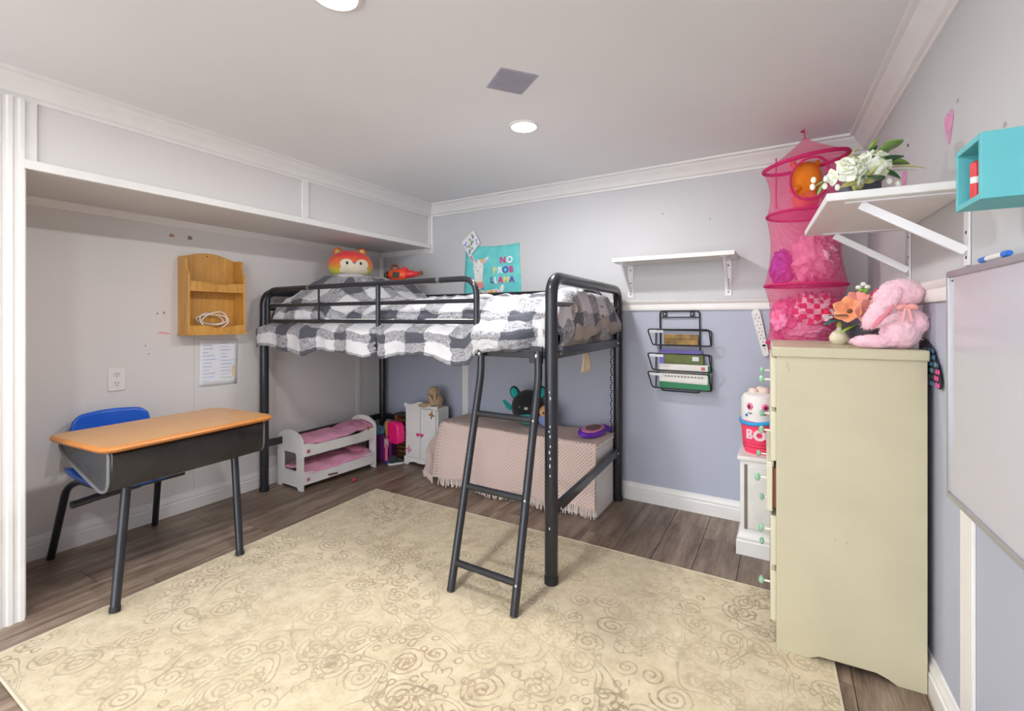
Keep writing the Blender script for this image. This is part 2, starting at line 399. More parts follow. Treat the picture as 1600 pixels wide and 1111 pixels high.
# ------------------------------------------------------------------ rug
def rug_mat():
    t = NT('cream_rug_with_brown_scrolls'); v0 = t.coord('Object')
    wn = t.n('ShaderNodeTexNoise'); t.l(v0, wn.inputs['Vector']); wn.inputs['Scale'].default_value = 5.; wn.inputs['Detail'].default_value = 1
    sb = t.n('ShaderNodeVectorMath', operation='SUBTRACT'); t.l(wn.outputs['Color'], sb.inputs[0]); sb.inputs[1].default_value = (.5,.5,.5)
    sc = t.n('ShaderNodeVectorMath', operation='SCALE'); t.l(sb.outputs[0], sc.inputs[0]); sc.inputs['Scale'].default_value = .05
    ad = t.n('ShaderNodeVectorMath', operation='ADD'); t.l(v0, ad.inputs[0]); t.l(sc.outputs[0], ad.inputs[1]); v = ad.outputs[0]
    def polar(scale):
        vo = t.n('ShaderNodeTexVoronoi', voronoi_dimensions='2D'); t.l(v, vo.inputs['Vector']); vo.inputs['Scale'].default_value = scale
        d = t.n('ShaderNodeVectorMath', operation='SUBTRACT'); t.l(v, d.inputs[0]); t.l(vo.outputs['Position'], d.inputs[1])
        s = t.n('ShaderNodeSeparateXYZ'); t.l(d.outputs[0], s.inputs[0])
        r = t.math('SQRT', t.math('ADD', t.math('POWER', s.outputs[0], 2.), t.math('POWER', s.outputs[1], 2.)))
        th = t.math('DIVIDE', t.math('ARCTAN2', s.outputs[1], s.outputs[0]), 2*PI)
        sr = t.n('ShaderNodeSeparateColor'); t.l(vo.outputs['Color'], sr.inputs[0])
        return r, th, sr.outputs[0], sr.outputs[1]
    def line(x, c, w):            # 1 near c
        return t.math('LESS_THAN', t.math('ABSOLUTE', t.math('SUBTRACT', x, c)), w)
    r, th, h1, h2 = polar(7.6)
    sgn = t.math('SUBTRACT', t.math('MULTIPLY', t.math('GREATER_THAN', h1, .5), 2.), 1.)
    sp = t.math('FRACT', t.math('ADD', t.math('MULTIPLY', r, 48.), t.math('MULTIPLY', th, sgn)))
    L1 = t.math('MULTIPLY', line(sp, .5, .17), t.math('LESS_THAN', r, t.math('ADD', t.math('MULTIPLY', h2, .045), .028)))
    r2, th2, g1, g2 = polar(22)
    L2 = t.math('MULTIPLY', line(r2, .012, .0032), t.math('GREATER_THAN', g1, .35))
    L2 = t.math('MULTIPLY', L2, t.math('GREATER_THAN', t.noise(v0, 3.1, 1), .47))
    nz = t.noise(v, 3.4, 1); L3 = t.math('MAXIMUM', line(nz, .5, .0045), line(nz, .53, .004))
    nz2 = t.noise(v, 4.7, 0); L3 = t.math('MAXIMUM', L3, line(nz2, .44, .005))
    r4, th4, k1, k2 = polar(4.2)
    pet = t.math('ADD', .045, t.math('MULTIPLY', t.math('SINE', t.math('MULTIPLY', th4, 2*PI*6)), .012))
    L4 = t.math('MULTIPLY', line(t.math('SUBTRACT', r4, pet), 0., .004), t.math('GREATER_THAN', k1, .45))
    L = t.math('MAXIMUM', t.math('MAXIMUM', L1, L2), t.math('MAXIMUM', L3, L4))
    fade = t.ramp(t.noise(v0, 2.3, 3), [(.36, (.16,)*3+(1,)), (.62, (.85,)*3+(1,))])
    fine = t.ramp(t.noise(v0, 55, 3), [(.3, (.35,)*3+(1,)), (.65, (1,)*3+(1,))])
    f = t.math('MULTIPLY', t.math('MULTIPLY', L, fade), fine)
    base = t.ramp(t.noise(v0, 16, 8, .8), [(.33, lin('#baa988')), (.5, lin('#d0c09f')), (.68, lin('#ddd0b3'))])
    ink = t.ramp(t.noise(v0, 4, 2), [(.35, lin('#7d705a')), (.62, lin('#94785c'))])
    t.l(t.mix(t.math('MULTIPLY', f, .95), base, ink), t.b.inputs['Base Color'])
    t.b.inputs['Roughness'].default_value = .95; t.b.inputs['Sheen Weight'].default_value = .25
    t.bump(t.math('SUBTRACT', t.noise(v0, 420, 2), t.math('MULTIPLY', f, .8)), .5, .003)
    return t.m
RQ = [(-2.215, .47), (.18, .44), (.125, 2.15), (-2.262, 2.185)]
rug = thing('area_rug', 'large cream area rug with faded brown scroll pattern on the floor', 'rug', (-1.05, 1.3, 0))
rm = rug_mat(); mb = MB(); N = 60
def rp(u, v):
    a = Vector(RQ[0]).lerp(Vector(RQ[1]), u); b = Vector(RQ[3]).lerp(Vector(RQ[2]), u); return a.lerp(b, v)
mb.grid(lambda u, v: (*rp(u, v), .010+.0015*fbm(u*9, v*7)), N, N)
mb.build('pile', rm, rug)
ed = [rp(i/30, 0) for i in range(31)]+[rp(1, i/30) for i in range(1, 31)]+[rp(1-i/30, 1) for i in range(1, 31)]+[rp(0, 1-i/30) for i in range(1, 30)]
MB().tube([(p.x, p.y, .006) for p in ed], .006, 6, closed=True).build('bound_edge', mat('rug_binding', '#c9bda6', .9), rug)

# ------------------------------------------------------------------ loft bed
BQ = {'LF': (-2.875, 1.82), 'RF': (-.83, 1.765), 'RB': (-.872, 2.80), 'LB': (-2.885, 2.855)}
def bp(s, t, z=0., out=0.):               # bed frame coordinates: s along the front 0..1, t front to back 0..1
    f = Vector(BQ['LF']).lerp(Vector(BQ['RF']), s); b = Vector(BQ['LB']).lerp(Vector(BQ['RB']), s)
    p = f.lerp(b, t); return Vector((p.x, p.y-out, z))
bed = thing('loft_bed', 'low black metal loft bed with guard rail and slanted ladder', 'bed', (-1.86, 2.31, 0))
for k, (s_, t_) in enumerate(((0,0),(1,0),(1,1),(0,1))):
    zf = .0125 if (s_, t_) == (1, 0) else 0.
    l = MB().tube([bp(s_,t_,zf+.001), bp(s_,t_,1.10)], .0275, 16).build('leg', M_black, bed)
    MB().tube([bp(s_,t_,zf), bp(s_,t_,zf+.03)], .029, 16).build('foot_cap', mat('black_plastic_cap', '#1d1d20', .6), l)
for s_ in (0, 1):
    MB().tube(bend([bp(s_,0,1.09), bp(s_,0,1.272), bp(s_,1,1.272), bp(s_,1,1.09)], .10, 8), .0262, 16).build('end_arch', M_black, bed)
    MB().tube([bp(s_,.02,1.162), bp(s_,.98,1.162)], .011, 10).build('end_bar', M_black, bed)
    e = MB().bar(bp(s_,.02,.955), bp(s_,.98,.955), .03, .045).build('end_rail', M_black, bed, bevel=.003)
    e2 = MB().bar(bp(s_,.02,.30), bp(s_,.98,.30), .022, .045).build('lower_end_rail', M_black, bed, bevel=.003)
    for rr, zz in ((e, .955), (e2, .30)):
        for tt in (.06, .94):
            p = bp(s_,tt,zz); dx = .017 if s_ else -.017
            MB().ell(p+Vector((dx,0,0)), .007, seg=8, rings=5).build('bolt', M_bolt, rr)
sr = MB().bar(bp(.012,0,.951), bp(.988,0,.951), .028, .034).build('side_rail', M_black, bed, bevel=.003)
MB().bar(bp(.012,1,.951), bp(.988,1,.951), .028, .034).build('side_rail', M_black, bed, bevel=.003)
MB().bar(bp(.012,1,.30), bp(.988,1,.30), .022, .045).build('lower_back_rail', M_black, bed, bevel=.003)
MB().bar(bp(.955,0,.95,.018), bp(.985,0,.95,.018), .012, .07).build('corner_bracket', M_black, bed, bevel=.002)
S = lambda x: (x-BQ['LF'][0])/(BQ['RF'][0]-BQ['LF'][0])
gt = MB().tube(bend([bp(S(-2.835),0,.96), bp(S(-2.835),0,1.284), bp(S(-1.208),0,1.284), bp(S(-1.208),0,.945)], .085, 7), .0145, 12).build('guard_rail', M_black, bed)
for xx in (-2.42, -1.43):
    MB().tube([bp(S(xx-.01),0,1.284), bp(S(xx+.01),0,1.284)], .0155, 12).build('sleeve', mat('worn_steel', '#8a8a8e', .3, .7), gt)
for zz in (1.182, 1.085): MB().tube([bp(S(-2.83),0,zz), bp(S(-1.21),0,zz)], .0105, 10).build('guard_bar', M_black, bed)
MB().tube([bp(S(-1.843),0,1.28), bp(S(-1.843),0,.94)], .0125, 10).build('guard_post', M_black, bed)
MB().tube([bp(S(-2.33),0,1.28), bp(S(-2.33),0,1.085)], .006, 8).build('guard_post', M_black, bed)
for xx in (-1.208, -1.843):
    MB().ell(bp(S(xx),0,.945,.020), .008, seg=8, rings=5).build('bolt', M_bolt, bed)
MB().tube(bend([bp(S(-2.835),1,.96), bp(S(-2.835),1,1.272), bp(S(-.93),1,1.272), bp(S(-.93),1,.96)], .085, 7), .0135, 12).build('guard_rail', M_black, bed)
MB().tube([bp(S(-2.83),1,1.15), bp(S(-.94),1,1.15)], .0105, 10).build('guard_bar', M_black, bed)
for i in range(12):
    s_ = .05+.9*i/11
    MB().bar(bp(s_,.02,.955), bp(s_,.98,.955), .05, .012).build('slat', mat('dark_slat', '#3a3a3e', .5, .3), bed)
# ladder
def lad(x0, x1, y0):                        # bottom x, top x
    top = bp(S(x1), 0, .965, .026)
    return bend([top, (x1*.75+x0*.25, top.y-.005, .86), (x0, y0, .0125)], .09, 6)
LR = [lad(-1.154, -1.165, 1.512), lad(-.856, -.879, 1.50)]
for pth in LR:
    r_ = MB().tube(pth, .0165, 12).build('ladder_rail', M_black, bed)
    p = Vector(pth[0]); MB().ell((p.x, p.y-.015, p.z-.02), .009, seg=8, rings=5).build('bolt', M_bolt, r_)
def on(pth, z):
    for a, b in zip(pth, pth[1:]):
        a, b = Vector(a), Vector(b)
        if min(a.z,b.z) <= z <= max(a.z,b.z): return a.lerp(b, (z-a.z)/(b.z-a.z))
for zz in (.69, .40, .115): 
    MB().tube([on(LR[0], zz), on(LR[1], zz)], .0135, 10).build('rung', M_black, bed)
    p = on(LR[1], zz); MB().ell((p.x+.004, p.y-.017, p.z), .006, seg=8, rings=5).build('bolt', M_bolt, bed)
# paint chips on the front post
for zz, dx, l in ((.80,0,.008),(.775,.004,.014),(.66,.003,.01),(.64,-.002,.008),(.62,.003,.012),(.58,.004,.01),(.555,0,.016),(.53,.004,.012),(.50,.002,.018),(.46,.003,.008),(.245,0,.012)):
    p = bp(1,0,zz); MB().ell((p.x+.004+dx, p.y-.0268, zz), (.003,.0015,l/2), seg=6, rings=4).build('paint_chip', mat('bare_metal_chip', '#d5d4d8', .5), bed)

# mattress
M_matt = mat('white_mattress_ticking', '#dad6d0', .8, var=.05, bump=.3, bscale=60)
mtt = thing('mattress', 'white printed mattress lying on the loft bed under the checked comforter', 'mattress', bp(.5,.5,.97))
mb = MB(); n = 24
def mring(z, ins):
    c = [(.012,.03),(.992,.03),(.992,.97),(.012,.97)]; pts = [bp(a,b,z) for a,b in c]
    ctr = bp(.5,.5,z); return loopbend([p+(ctr-p).normalized()*ins for p in pts], .08, 4)
rings = [mring(.962,.03), mring(.975,.005), mring(1.03,0), mring(1.085,.005), mring(1.10,.03)]
m_ = len(rings[0]); vs = [p for r in rings for p in r]; fs = [(i*m_+k, i*m_+(k+1)%m_, (i+1)*m_+(k+1)%m_, (i+1)*m_+k) for i in range(4) for k in range(m_)]
fs += [tuple(range(m_-1,-1,-1)), tuple(4*m_+k for k in range(m_))]
mb.add(vs, fs).build('cover', M_matt, mtt)
mb = MB()
for tt, zz, c in ((.17,1.015,.02),(.24,1.02,.015),(.33,1.0,.010)):
    p = bp(.9925,tt,zz); MB().ell((p.x+.001,p.y,p.z), (.003,c*.55,c), seg=10, rings=6).build('printed_shape', mat('orange_print', '#e0763e', .8), mtt)

# comforter
def check_mat(name, c0, c1, c2, w=.135):
    t = NT(name); uv = t.coord('UV'); sx = t.n('ShaderNodeSeparateXYZ'); t.l(uv, sx.inputs[0])
    def st(x, o): return t.math('LESS_THAN', t.math('FRACT', t.math('ADD', t.math('DIVIDE', t.math('ADD', x, t.math('MULTIPLY', t.noise(uv, 7, 2), .05)), 2*w), o)), .45)
    a, b = st(sx.outputs[0], .1), st(sx.outputs[1], .50); s = t.math('ADD', a, b)
    th = t.n('ShaderNodeTexWave'); t.l(uv, th.inputs[0]); th.inputs['Scale'].default_value = 60; th.inputs['Distortion'].default_value = 3; th.inputs['Detail'].default_value = 2
    mp = t.coord('UV', (25, 420, 1)); fl = t.noise(mp, 1., 2)
    mp2 = t.coord('UV', (420, 25, 1)); fl2 = t.noise(mp2, 1., 2)
    thread = t.math('ADD', t.math('MULTIPLY', fl, .5), t.math('MULTIPLY', fl2, .5))
    grey = t.ramp(thread, [(.40, lin(c2)), (.50, lin(c1)), (.62, lin(c0))])
    col = t.mix(t.math('GREATER_THAN', s, .5), lin(c0), grey)
    col = t.mix(t.math('GREATER_THAN', s, 1.5), col, t.ramp(thread, [(.3, lin(c2)), (.8, tuple(min(1,v*1.9) for v in lin(c2)[:3])+(1,))]))
    t.l(col, t.b.inputs['Base Color']); t.b.inputs['Roughness'].default_value = .9; t.b.inputs['Sheen Weight'].default_value = .15
    t.bump(thread, .25, .001)
    return t.m
M_check = check_mat('grey_buffalo_check', '#cfcdcf', '#949397', '#41424a')
LX = 2.045
def sm(a, b, x): x = max(0., min(1., (x-a)/(b-a))); return x*x*(3-2*x)
def topz(s, t):
    z = 1.182+.030*math.sin(PI*min(1,max(0,t)))+.016*fbm(s*7, t*4, 1.3, 3)
    pil = sm(.005,.07,s)*(1-sm(.20,.36,s))*(.45+.55*sm(.05,.4,t))
    z += .175*pil*(1+.10*fbm(s*6, t*3, 4.))
    z += .02*sm(.55,.75,s)*sm(.1,.5,t)
    return z
def duvet(u, v):
    # v 0 back edge ... 1 front hem ; u 0 left ... 1 right
    a = -.02+u*1.09; over = max(0, a-.985)*LX; s = min(a, .985+.02*sm(0, .12, over)); s = max(s, .004)
    lowfree = sm(.792, .822, s)                      # right of the guard rail nothing hangs down
    if v < .60:
        q = v/.60; t = .965-q*(.965-.055); z = topz(s, t)
        # rounding to back and front edges
        z -= .05*sm(.80,1,q)**2+.10*sm(.12,0,q)
        p = bp(s, t, z)
    else:
        q = (v-.60)/.40; zt = topz(s,.055)-.05
        hem = .915+.018*math.sin(s*21+.6)+.010*math.sin(s*47)+.03*sm(.035,.0,abs(s-.505))+.045*lowfree
        z = zt+(hem-zt)*q
        yin = .055*1.03
        bulge = -.028+.05*math.sin(PI*min(1,q*1.6))*(.6+.3*math.sin(s*33))   # behind the bars
        y_out = -yin*(1-sm(0,.35,q))+(-.012)*sm(0,.35,q)
        skirt = sm(1.088, 1.03, z)*(.066+.012*math.sin(s*29+1.)+.008*math.sin(s*61))
        pinch = -.010*math.exp(-((z-1.085)/.014)**2)-.006*math.exp(-((z-1.182)/.014)**2)
        lump = .016*math.sin(PI*max(0,min(1,(z-1.09)/.09)))
        yo = y_out-.014+pinch+lump*.6+skirt*(1-.25*lowfree)+lowfree*.03*math.sin(PI*q)
        edge = sm(.925, .965, s); yo = yo*(1-edge)-.045*edge
        wr = .006*fbm(s*30, q*3, 2.)*(1-edge)
        gather = -.05*math.exp(-((s-.505)/.012)**2)*sm(1.06,.98,z)
        p = bp(s, 0, z, yo+wr+gather)
    if over > 0:
        dz = sm(0, .16, over); zz = p.z
        low = 1.02+.03*math.sin(v*19)
        p.z = zz+(min(low, zz)-zz)*dz
        p.x += .02*math.sin(PI*min(1, over/.16))+.006*fbm(v*20, over*20)
    n1 = .012*fbm(u*14, v*7, 7.)+.007*fbm(u*40+v*9, v*14, 3.)+.012*(1-abs(fbm(u*9+v*4, v*9-u*5, 5., 2)))**3*(v<.70)-.006
    p.z += n1
    return p
dv = thing('comforter', 'grey, charcoal and white buffalo check comforter spread over the loft bed', 'comforter', bp(.5,.5,1.1))
MB().grid(duvet, 240, 110, lambda u, v: (u*2.2, v*1.50)).build('cover', M_check, dv, solid=.012, angle=80)
# taupe underside folded out at the foot of the bed
M_taupe = mat('taupe_quilt_lining', '#a39a92', .9, var=.16, nscale=9, bump=.3, bscale=120)
fb = thing('folded_blanket', 'taupe and cream blanket bundled at the ladder end of the mattress', 'blanket', bp(.99,.5,1.03))
def roll(zc, rr, t0, t1, ph, x0):
    def f(u, v):
        t = t0+(t1-t0)*u; a = 2*PI*v; r = rr*(1+.22*fbm(u*9, math.cos(a)*1.2+ph, math.sin(a)*1.2)+.10*math.sin(u*38+ph))*min(1, 6*u+.15, 6*(1-u)+.15)
        p = bp(.988, t, zc+.02*math.sin(u*9+ph)); return (p.x+x0+r*.75*math.cos(a), p.y, p.z+r*math.sin(a))
    return f
t = NT('cream_and_brown_stripe_quilt'); v = t.coord('Object', (1,1,1)); w = t.n('ShaderNodeTexWave', bands_direction='Y'); t.l(v, w.inputs[0]); w.inputs['Scale'].default_value = 2.6; w.inputs['Distortion'].default_value = 2.5; w.inputs['Detail Scale'].default_value = 2.35
t.l(t.ramp(w.outputs[1], [(.25, lin('#8d827c')), (.45, lin('#c9bfb2')), (.7, lin('#d6cec4')), (.9, lin('#a5988d'))]), t.b.inputs['Base Color']); t.b.inputs['Roughness'].default_value = .95; t.bump(t.noise(v, 150, 2), .4, .002)
MB().grid(roll(1.105, .055, .06, 1.0, 0., .005), 70, 20).build('upper_roll', t.m, fb, angle=180)
MB().grid(roll(1.055, .042, .10, .98, 2.1, .03), 70, 20).build('lower_fold', M_taupe, fb, angle=180)
# small pale flap hanging below the end rail
def flap(u, v): 
    p = bp(1, .42+.10*u, .96-.12*v-.012*math.sin(u*PI)*v); return (p.x-.02+.008*math.sin(u*5+v*3), p.y, p.z)
MB().grid(flap, 8, 8).build('cloth_flap', mat('cream_plush', '#dccbb0', .95, bump=.3), solid=.012, tag=('small cream cloth flap hanging below the end rail of the bed', 'cloth'))
# bead chain on the rear post
mb = MB(); p0 = bp(1,1,.93)
for i in range(34): mb.ell((p0.x-.032+.004*math.sin(i*1.9), p0.y-.03, .93-i*.0155), (.0045,.0045,.007), seg=7, rings=5)
mb.build('bead_chain', mat('black_beads', '#17171a', .3), tag=('thin black bead chain hanging down the rear bed post', 'chain'))
# pillow end peeking out
def pillow(u, v):
    a = 2*u-1; b = 2*v-1; h = .05*((1-abs(a)**3)*(1-abs(b)**3))**.5
    return a, b, h
mb = MB()
for sg in (1,-1): mb.grid(lambda u, v: (bp(.115+.09*(2*u-1), .42+.36*(2*v-1), 1.15+sg*pillow(u,v)[2])), 16, 20)
mb.build('pillow', mat('pale_blue_pillowcase', '#cfd9e2', .9), tag=('pale blue pillow under the comforter at the wall end of the bed', 'pillow'))

# round fox plush on the bed
fx = thing('fox_plush', 'round rainbow fox plush with cream face on the bed by the wall', 'plush toy', (-2.70, 2.36, 1.375), math.radians(50))
def fox_mat():
    t = NT('rainbow_fox_fur'); v = t.coord('Object'); sx = t.n('ShaderNodeSeparateXYZ'); t.l(v, sx.inputs[0])
    f = t.math('ADD', t.math('DIVIDE', sx.outputs[2], .215), t.math('MULTIPLY', t.math('SUBTRACT', t.noise(v, 9, 2), .5), .25))
    t.l(t.ramp(f, [(.05, lin('#a8c93a')), (.28, lin('#d9cf3a')), (.50, lin('#f0803c')), (.68, lin('#f0603c')), (.80, lin('#ee2f3c'))]), t.b.inputs['Base Color'])
    t.b.inputs['Roughness'].default_value = .95; t.b.inputs['Sheen Weight'].default_value = .3; t.bump(t.noise(v, 240, 2), .4, .003)
    return t.m
LB().ell((0,0,.108), (.155,.125,.108), seg=36, rings=22).build('body', fox_mat(), fx)
M_cream = mat('cream_plush_face', '#e6d9c0', .95, bump=.3, sheen=.2)
def on_ell(dx, dz, k=1.0, R=(.155,.125,.108), zc=.108):
    x = dx/R[0]; z = (dz-zc)/R[2]; return Vector((dx, -R[1]*math.sqrt(max(0, 1-x*x-z*z))*k, dz))
def facepatch(cx, cz, rx, rz, k=1.012):
    mb = LB(); pts = [on_ell(cx, cz, k)]; fs = []; nr, ns = 5, 24
    for i in range(1, nr+1):
        for j in range(ns): a = 2*PI*j/ns; pts.append(on_ell(cx+rx*i/nr*math.cos(a), cz+rz*i/nr*math.sin(a), k))
    fs += [(0, 1+j, 1+(j+1)%ns) for j in range(ns)]
    for i in range(nr-1):
        for j in range(ns): a = 1+i*ns; fs.append((a+j, a+ns+j, a+ns+(j+1)%ns, a+(j+1)%ns))
    return mb.add(pts, fs)
face = facepatch(.02, .062, .095, .052).build('face_patch', M_cream, fx, angle=180)
for cx in (-.03, .075): facepatch(cx, .108, .042, .034, 1.016).build('face_patch', M_cream, fx, angle=180)
for cx in (-.025, .065): LB().ell(on_ell(cx,.112,1.02), (.009,.004,.011), seg=12, rings=8).build('eye', mat('black_eye', '#0d0d10', .2), fx)
LB().ell(on_ell(.022,.112,1.03), (.007,.005,.006), seg=10, rings=6).build('nose', mat('blue_nose', '#5d7ad0', .4), fx)
for sx_, m in ((-.085,'a'),(.075,'b')):
    e = LB().ell((sx_,-.02,.198), (.032,.014,.034), RY(-.5 if sx_<0 else .5), seg=14, rings=8).build('ear', mat('orange_ear_plush', '#ee6a3a', .95), fx)
    LB().ell((sx_,-.031,.198), (.02,.008,.022), RY(-.5 if sx_<0 else .5), seg=12, rings=7).build('inner_ear', mat('rainbow_inner_ear', '#c9c06a', .95, var=.5, nscale=60), e)

# orange plastic toy lying beside the fox
ot = thing('plastic_toy', 'orange and red plastic toy with black handle lying on the bed', 'toy', (-2.47, 2.60, 1.368), math.radians(18))
M_or = mat('orange_plastic', '#f0562a', .35); M_rd = mat('red_plastic', '#e03034', .35); M_bk = mat('dark_green_plastic', '#3a4038', .4)
LB().ell((0,0,.055), (.085,.04,.045), seg=20, rings=12).build('body', M_or, ot)
LB().ext([(-.03,-.041,.035),(.025,-.041,.03),(.03,-.041,.07),(-.02,-.041,.075)], (0,.004,0)).build('side_vent', M_bk, ot, bevel=.001)
LB().tube(bend([(-.055,0,.085),(-.05,0,.125),(.0,0,.125),(.01,0,.09)], .02), .008, 8).build('handle', mat('brown_handle', '#7a3a22', .5), ot)
LB().ell((.05,0,.095), (.028,.022,.018), seg=14, rings=8).build('dome', M_rd, ot)
LB().lathe([(.028,0),(.026,.05),(.018,.06),(.018,.085),(.012,.09)], (.07,0,.06), 16, RY(PI/2)).build('barrel', M_rd, ot)
LB().ell((.18,0,.065), (.016,.016,.016), seg=12, rings=8).build('tip', mat('brown_rubber', '#8a4a30', .6), ot)
LB().lathe([(.03,0),(.036,.01),(.03,.022),(.014,.03)], (-.075,0,.05), 16, RY(-PI/2)).build('end_cap', M_bk, ot)

# ------------------------------------------------------------------ wall pictures above the bed
def bw(x, z, off): return Vector((x, yb(x)-off, z))
ps = thing('llama_poster', 'turquoise cloth poster with a llama and the words no prob llama', 'poster', bw(-1.84, 1.20, .002))
def pst(u, v):
    x = -2.075+.478*u; z = 1.18+.448*v; 
    z += .008*(1-u)*0+.004*math.sin(u*7)*v; x += .010*math.sin(v*5)*(u-.5)+.006*(1-v)*(u)
    return bw(x, z, .004+.002*math.sin(u*9+v*4))
t = NT('turquoise_poster_cloth'); v = t.coord('Object'); f = t.noise(v, 11, 4); t.l(t.ramp(f, [(.3, lin('#5fc3c4')), (.6, lin('#74d2d0')), (.8, lin('#86d8d6'))]), t.b.inputs['Base Color']); t.b.inputs['Roughness'].default_value = .8
MB().grid(pst, 20, 20).build('cloth', t.m, ps, solid=.002, angle=80)
OFF = .0085
def flat(name, pts, col, off=OFF, rough=.7):
    return MB().ext([bw(x, z, off) for x, z in pts], (0, .001, 0)).build(name, mat('print_'+col.strip('#'), col, rough), ps, smooth=False)
def oval(cx, cz, rx, rz, rot=0, n=20): 
    c, s_ = math.cos(rot), math.sin(rot); return [(cx+rx*math.cos(2*PI*i/n)*c-rz*math.sin(2*PI*i/n)*s_, cz+rx*math.cos(2*PI*i/n)*s_+rz*math.sin(2*PI*i/n)*c) for i in range(n)]
flat('llama_ear', oval(-2.008,1.548,.012,.038,.35), '#ecebea'); flat('inner_ear', oval(-2.008,1.545,.006,.026,.35), '#e8608e', OFF+.001)
flat('llama_ear', oval(-1.892,1.525,.012,.038,-.95), '#ecebea'); flat('inner_ear', oval(-1.894,1.523,.006,.025,-.95), '#f09ab0', OFF+.001)
flat('llama_neck', [(-1.985,1.25),(-1.915,1.25),(-1.912,1.40),(-1.905,1.47),(-1.91,1.525),(-1.94,1.535),(-1.975,1.535),(-1.99,1.52),(-1.995,1.47),(-1.985,1.42)], '#e6e5e2')
flat('llama_body', [(-1.99,1.18),(-1.76,1.18),(-1.75,1.30),(-1.79,1.315),(-1.90,1.30),(-1.985,1.31)], '#e2e1de')
flat('flower', oval(-1.925,1.528,.014,.012), '#e8c45a', OFF+.001); flat('flower', oval(-1.97,1.525,.013,.012), '#b9bcc0', OFF+.001)
flat('collar', [(-1.99,1.325),(-1.905,1.325),(-1.91,1.365),(-1.985,1.365)], '#f08a92', OFF+.001)
flat('collar_stripe', [(-1.985,1.365),(-1.91,1.365),(-1.912,1.374),(-1.984,1.374)], '#f0d07a', OFF+.001)
flat('collar_stripe', [(-1.995,1.325),(-1.95,1.312),(-1.90,1.33),(-1.90,1.322),(-1.95,1.302),(-1.996,1.316)], '#2f8f94', OFF+.0015)
flat('saddle', oval(-1.835,1.262,.035,.045), '#f2a53c', OFF+.001); flat('saddle_edge', [(-1.80,1.20),(-1.785,1.20),(-1.785,1.305),(-1.80,1.305)], '#ee7a86', OFF+.001); flat('saddle_edge', [(-1.885,1.20),(-1.872,1.20),(-1.872,1.305),(-1.885,1.305)], '#f3b0a8', OFF+.001)
flat('llama_tail', oval(-1.745,1.315,.016,.032,-.3), '#ecebea')
flat('muzzle', oval(-1.952,1.452,.005,.004), '#3a3a40', OFF+.0015)
for cx in (-1.972, -1.93): flat('eye_lash', [(cx-.009,1.476),(cx+.009,1.482),(cx+.009,1.484),(cx-.009,1.479)], '#c07a80', OFF+.0015)
def letter(ch, x, z, size, col, parent, mname, off=OFF+.001, rotm=None, pos=None, bold=.006, nm='letter'):
    if ch == 'B':                              # drawn as an outline with two round counters
        cu = bpy.data.curves.new(nm, 'CURVE'); cu.dimensions = '2D'; cu.fill_mode = 'BOTH'; cu.extrude = .0006; h_ = size*.72; w_ = size*.52; k_ = size*.13+bold*.4
        def bowl(zc, r, xr_): return [(xr_-r+r*math.cos(a), zc+r*math.sin(a)) for a in [-PI/2+PI*i/10 for i in range(11)]]
        out_ = [(-w_/2, h_), (-w_/2, 0)]+bowl(h_*.27, h_*.27, w_/2)+bowl(h_*.77, h_*.23, w_*.43)
        in1 = [(-w_/2+k_, k_)]+bowl(h_*.27, h_*.27-k_, w_/2-k_)+[(-w_/2+k_, h_*.54-k_)]
        in2 = [(-w_/2+k_, h_*.54+k_*.1)]+bowl(h_*.77, h_*.23-k_, w_*.43-k_)+[(-w_/2+k_, h_-k_)]
        for L_ in (out_, in1, in2):
            sp = cu.splines.new('POLY'); sp.points.add(len(L_)-1); sp.use_cyclic_u = True
            for p_, (a, b) in zip(sp.points, L_): p_.co = (a, b, 0, 1)
    else:
        cu = bpy.data.curves.new(nm, 'FONT'); cu.body = ch; cu.size = size; cu.extrude = .0006; cu.align_x = 'CENTER'; cu.offset = bold
    o = bpy.data.objects.new(nm, cu); COL.objects.link(o); dg = bpy.context.evaluated_depsgraph_get()
    me = bpy.data.meshes.new_from_object(o.evaluated_get(dg)); bpy.data.objects.remove(o, do_unlink=True)
    M = pos if pos is not None else Matrix.Translation(bw(x, z, off)) @ RZ(math.atan(-.03)) @ RX(PI/2)
    mb = MB(); mb.add([M@v.co for v in me.vertices], [tuple(p.vertices) for p in me.polygons])
    return mb.build(nm, mat(mname, col, .7), parent, smooth=False)
for word, z, xs in (('NO', 1.498, (-1.737,-1.678)), ('PROB', 1.428, (-1.804,-1.760,-1.714,-1.665)), ('LLAMA', 1.358, (-1.828,-1.794,-1.755,-1.707,-1.660))):
    cols = {'NO': ['#e0307e','#f2f2f2'], 'PROB': ['#e6df8a','#f2f2f2','#4a50b4','#d83a8c'], 'LLAMA': ['#5a5aa8','#f2f2f2','#e0307e','#e6df8a','#7a4ab0']}[word]
    for c, x, col in zip(word, xs, cols): letter(c, x, z, .062, col, ps, 'letter_'+col.strip('#'), bold=.0022)
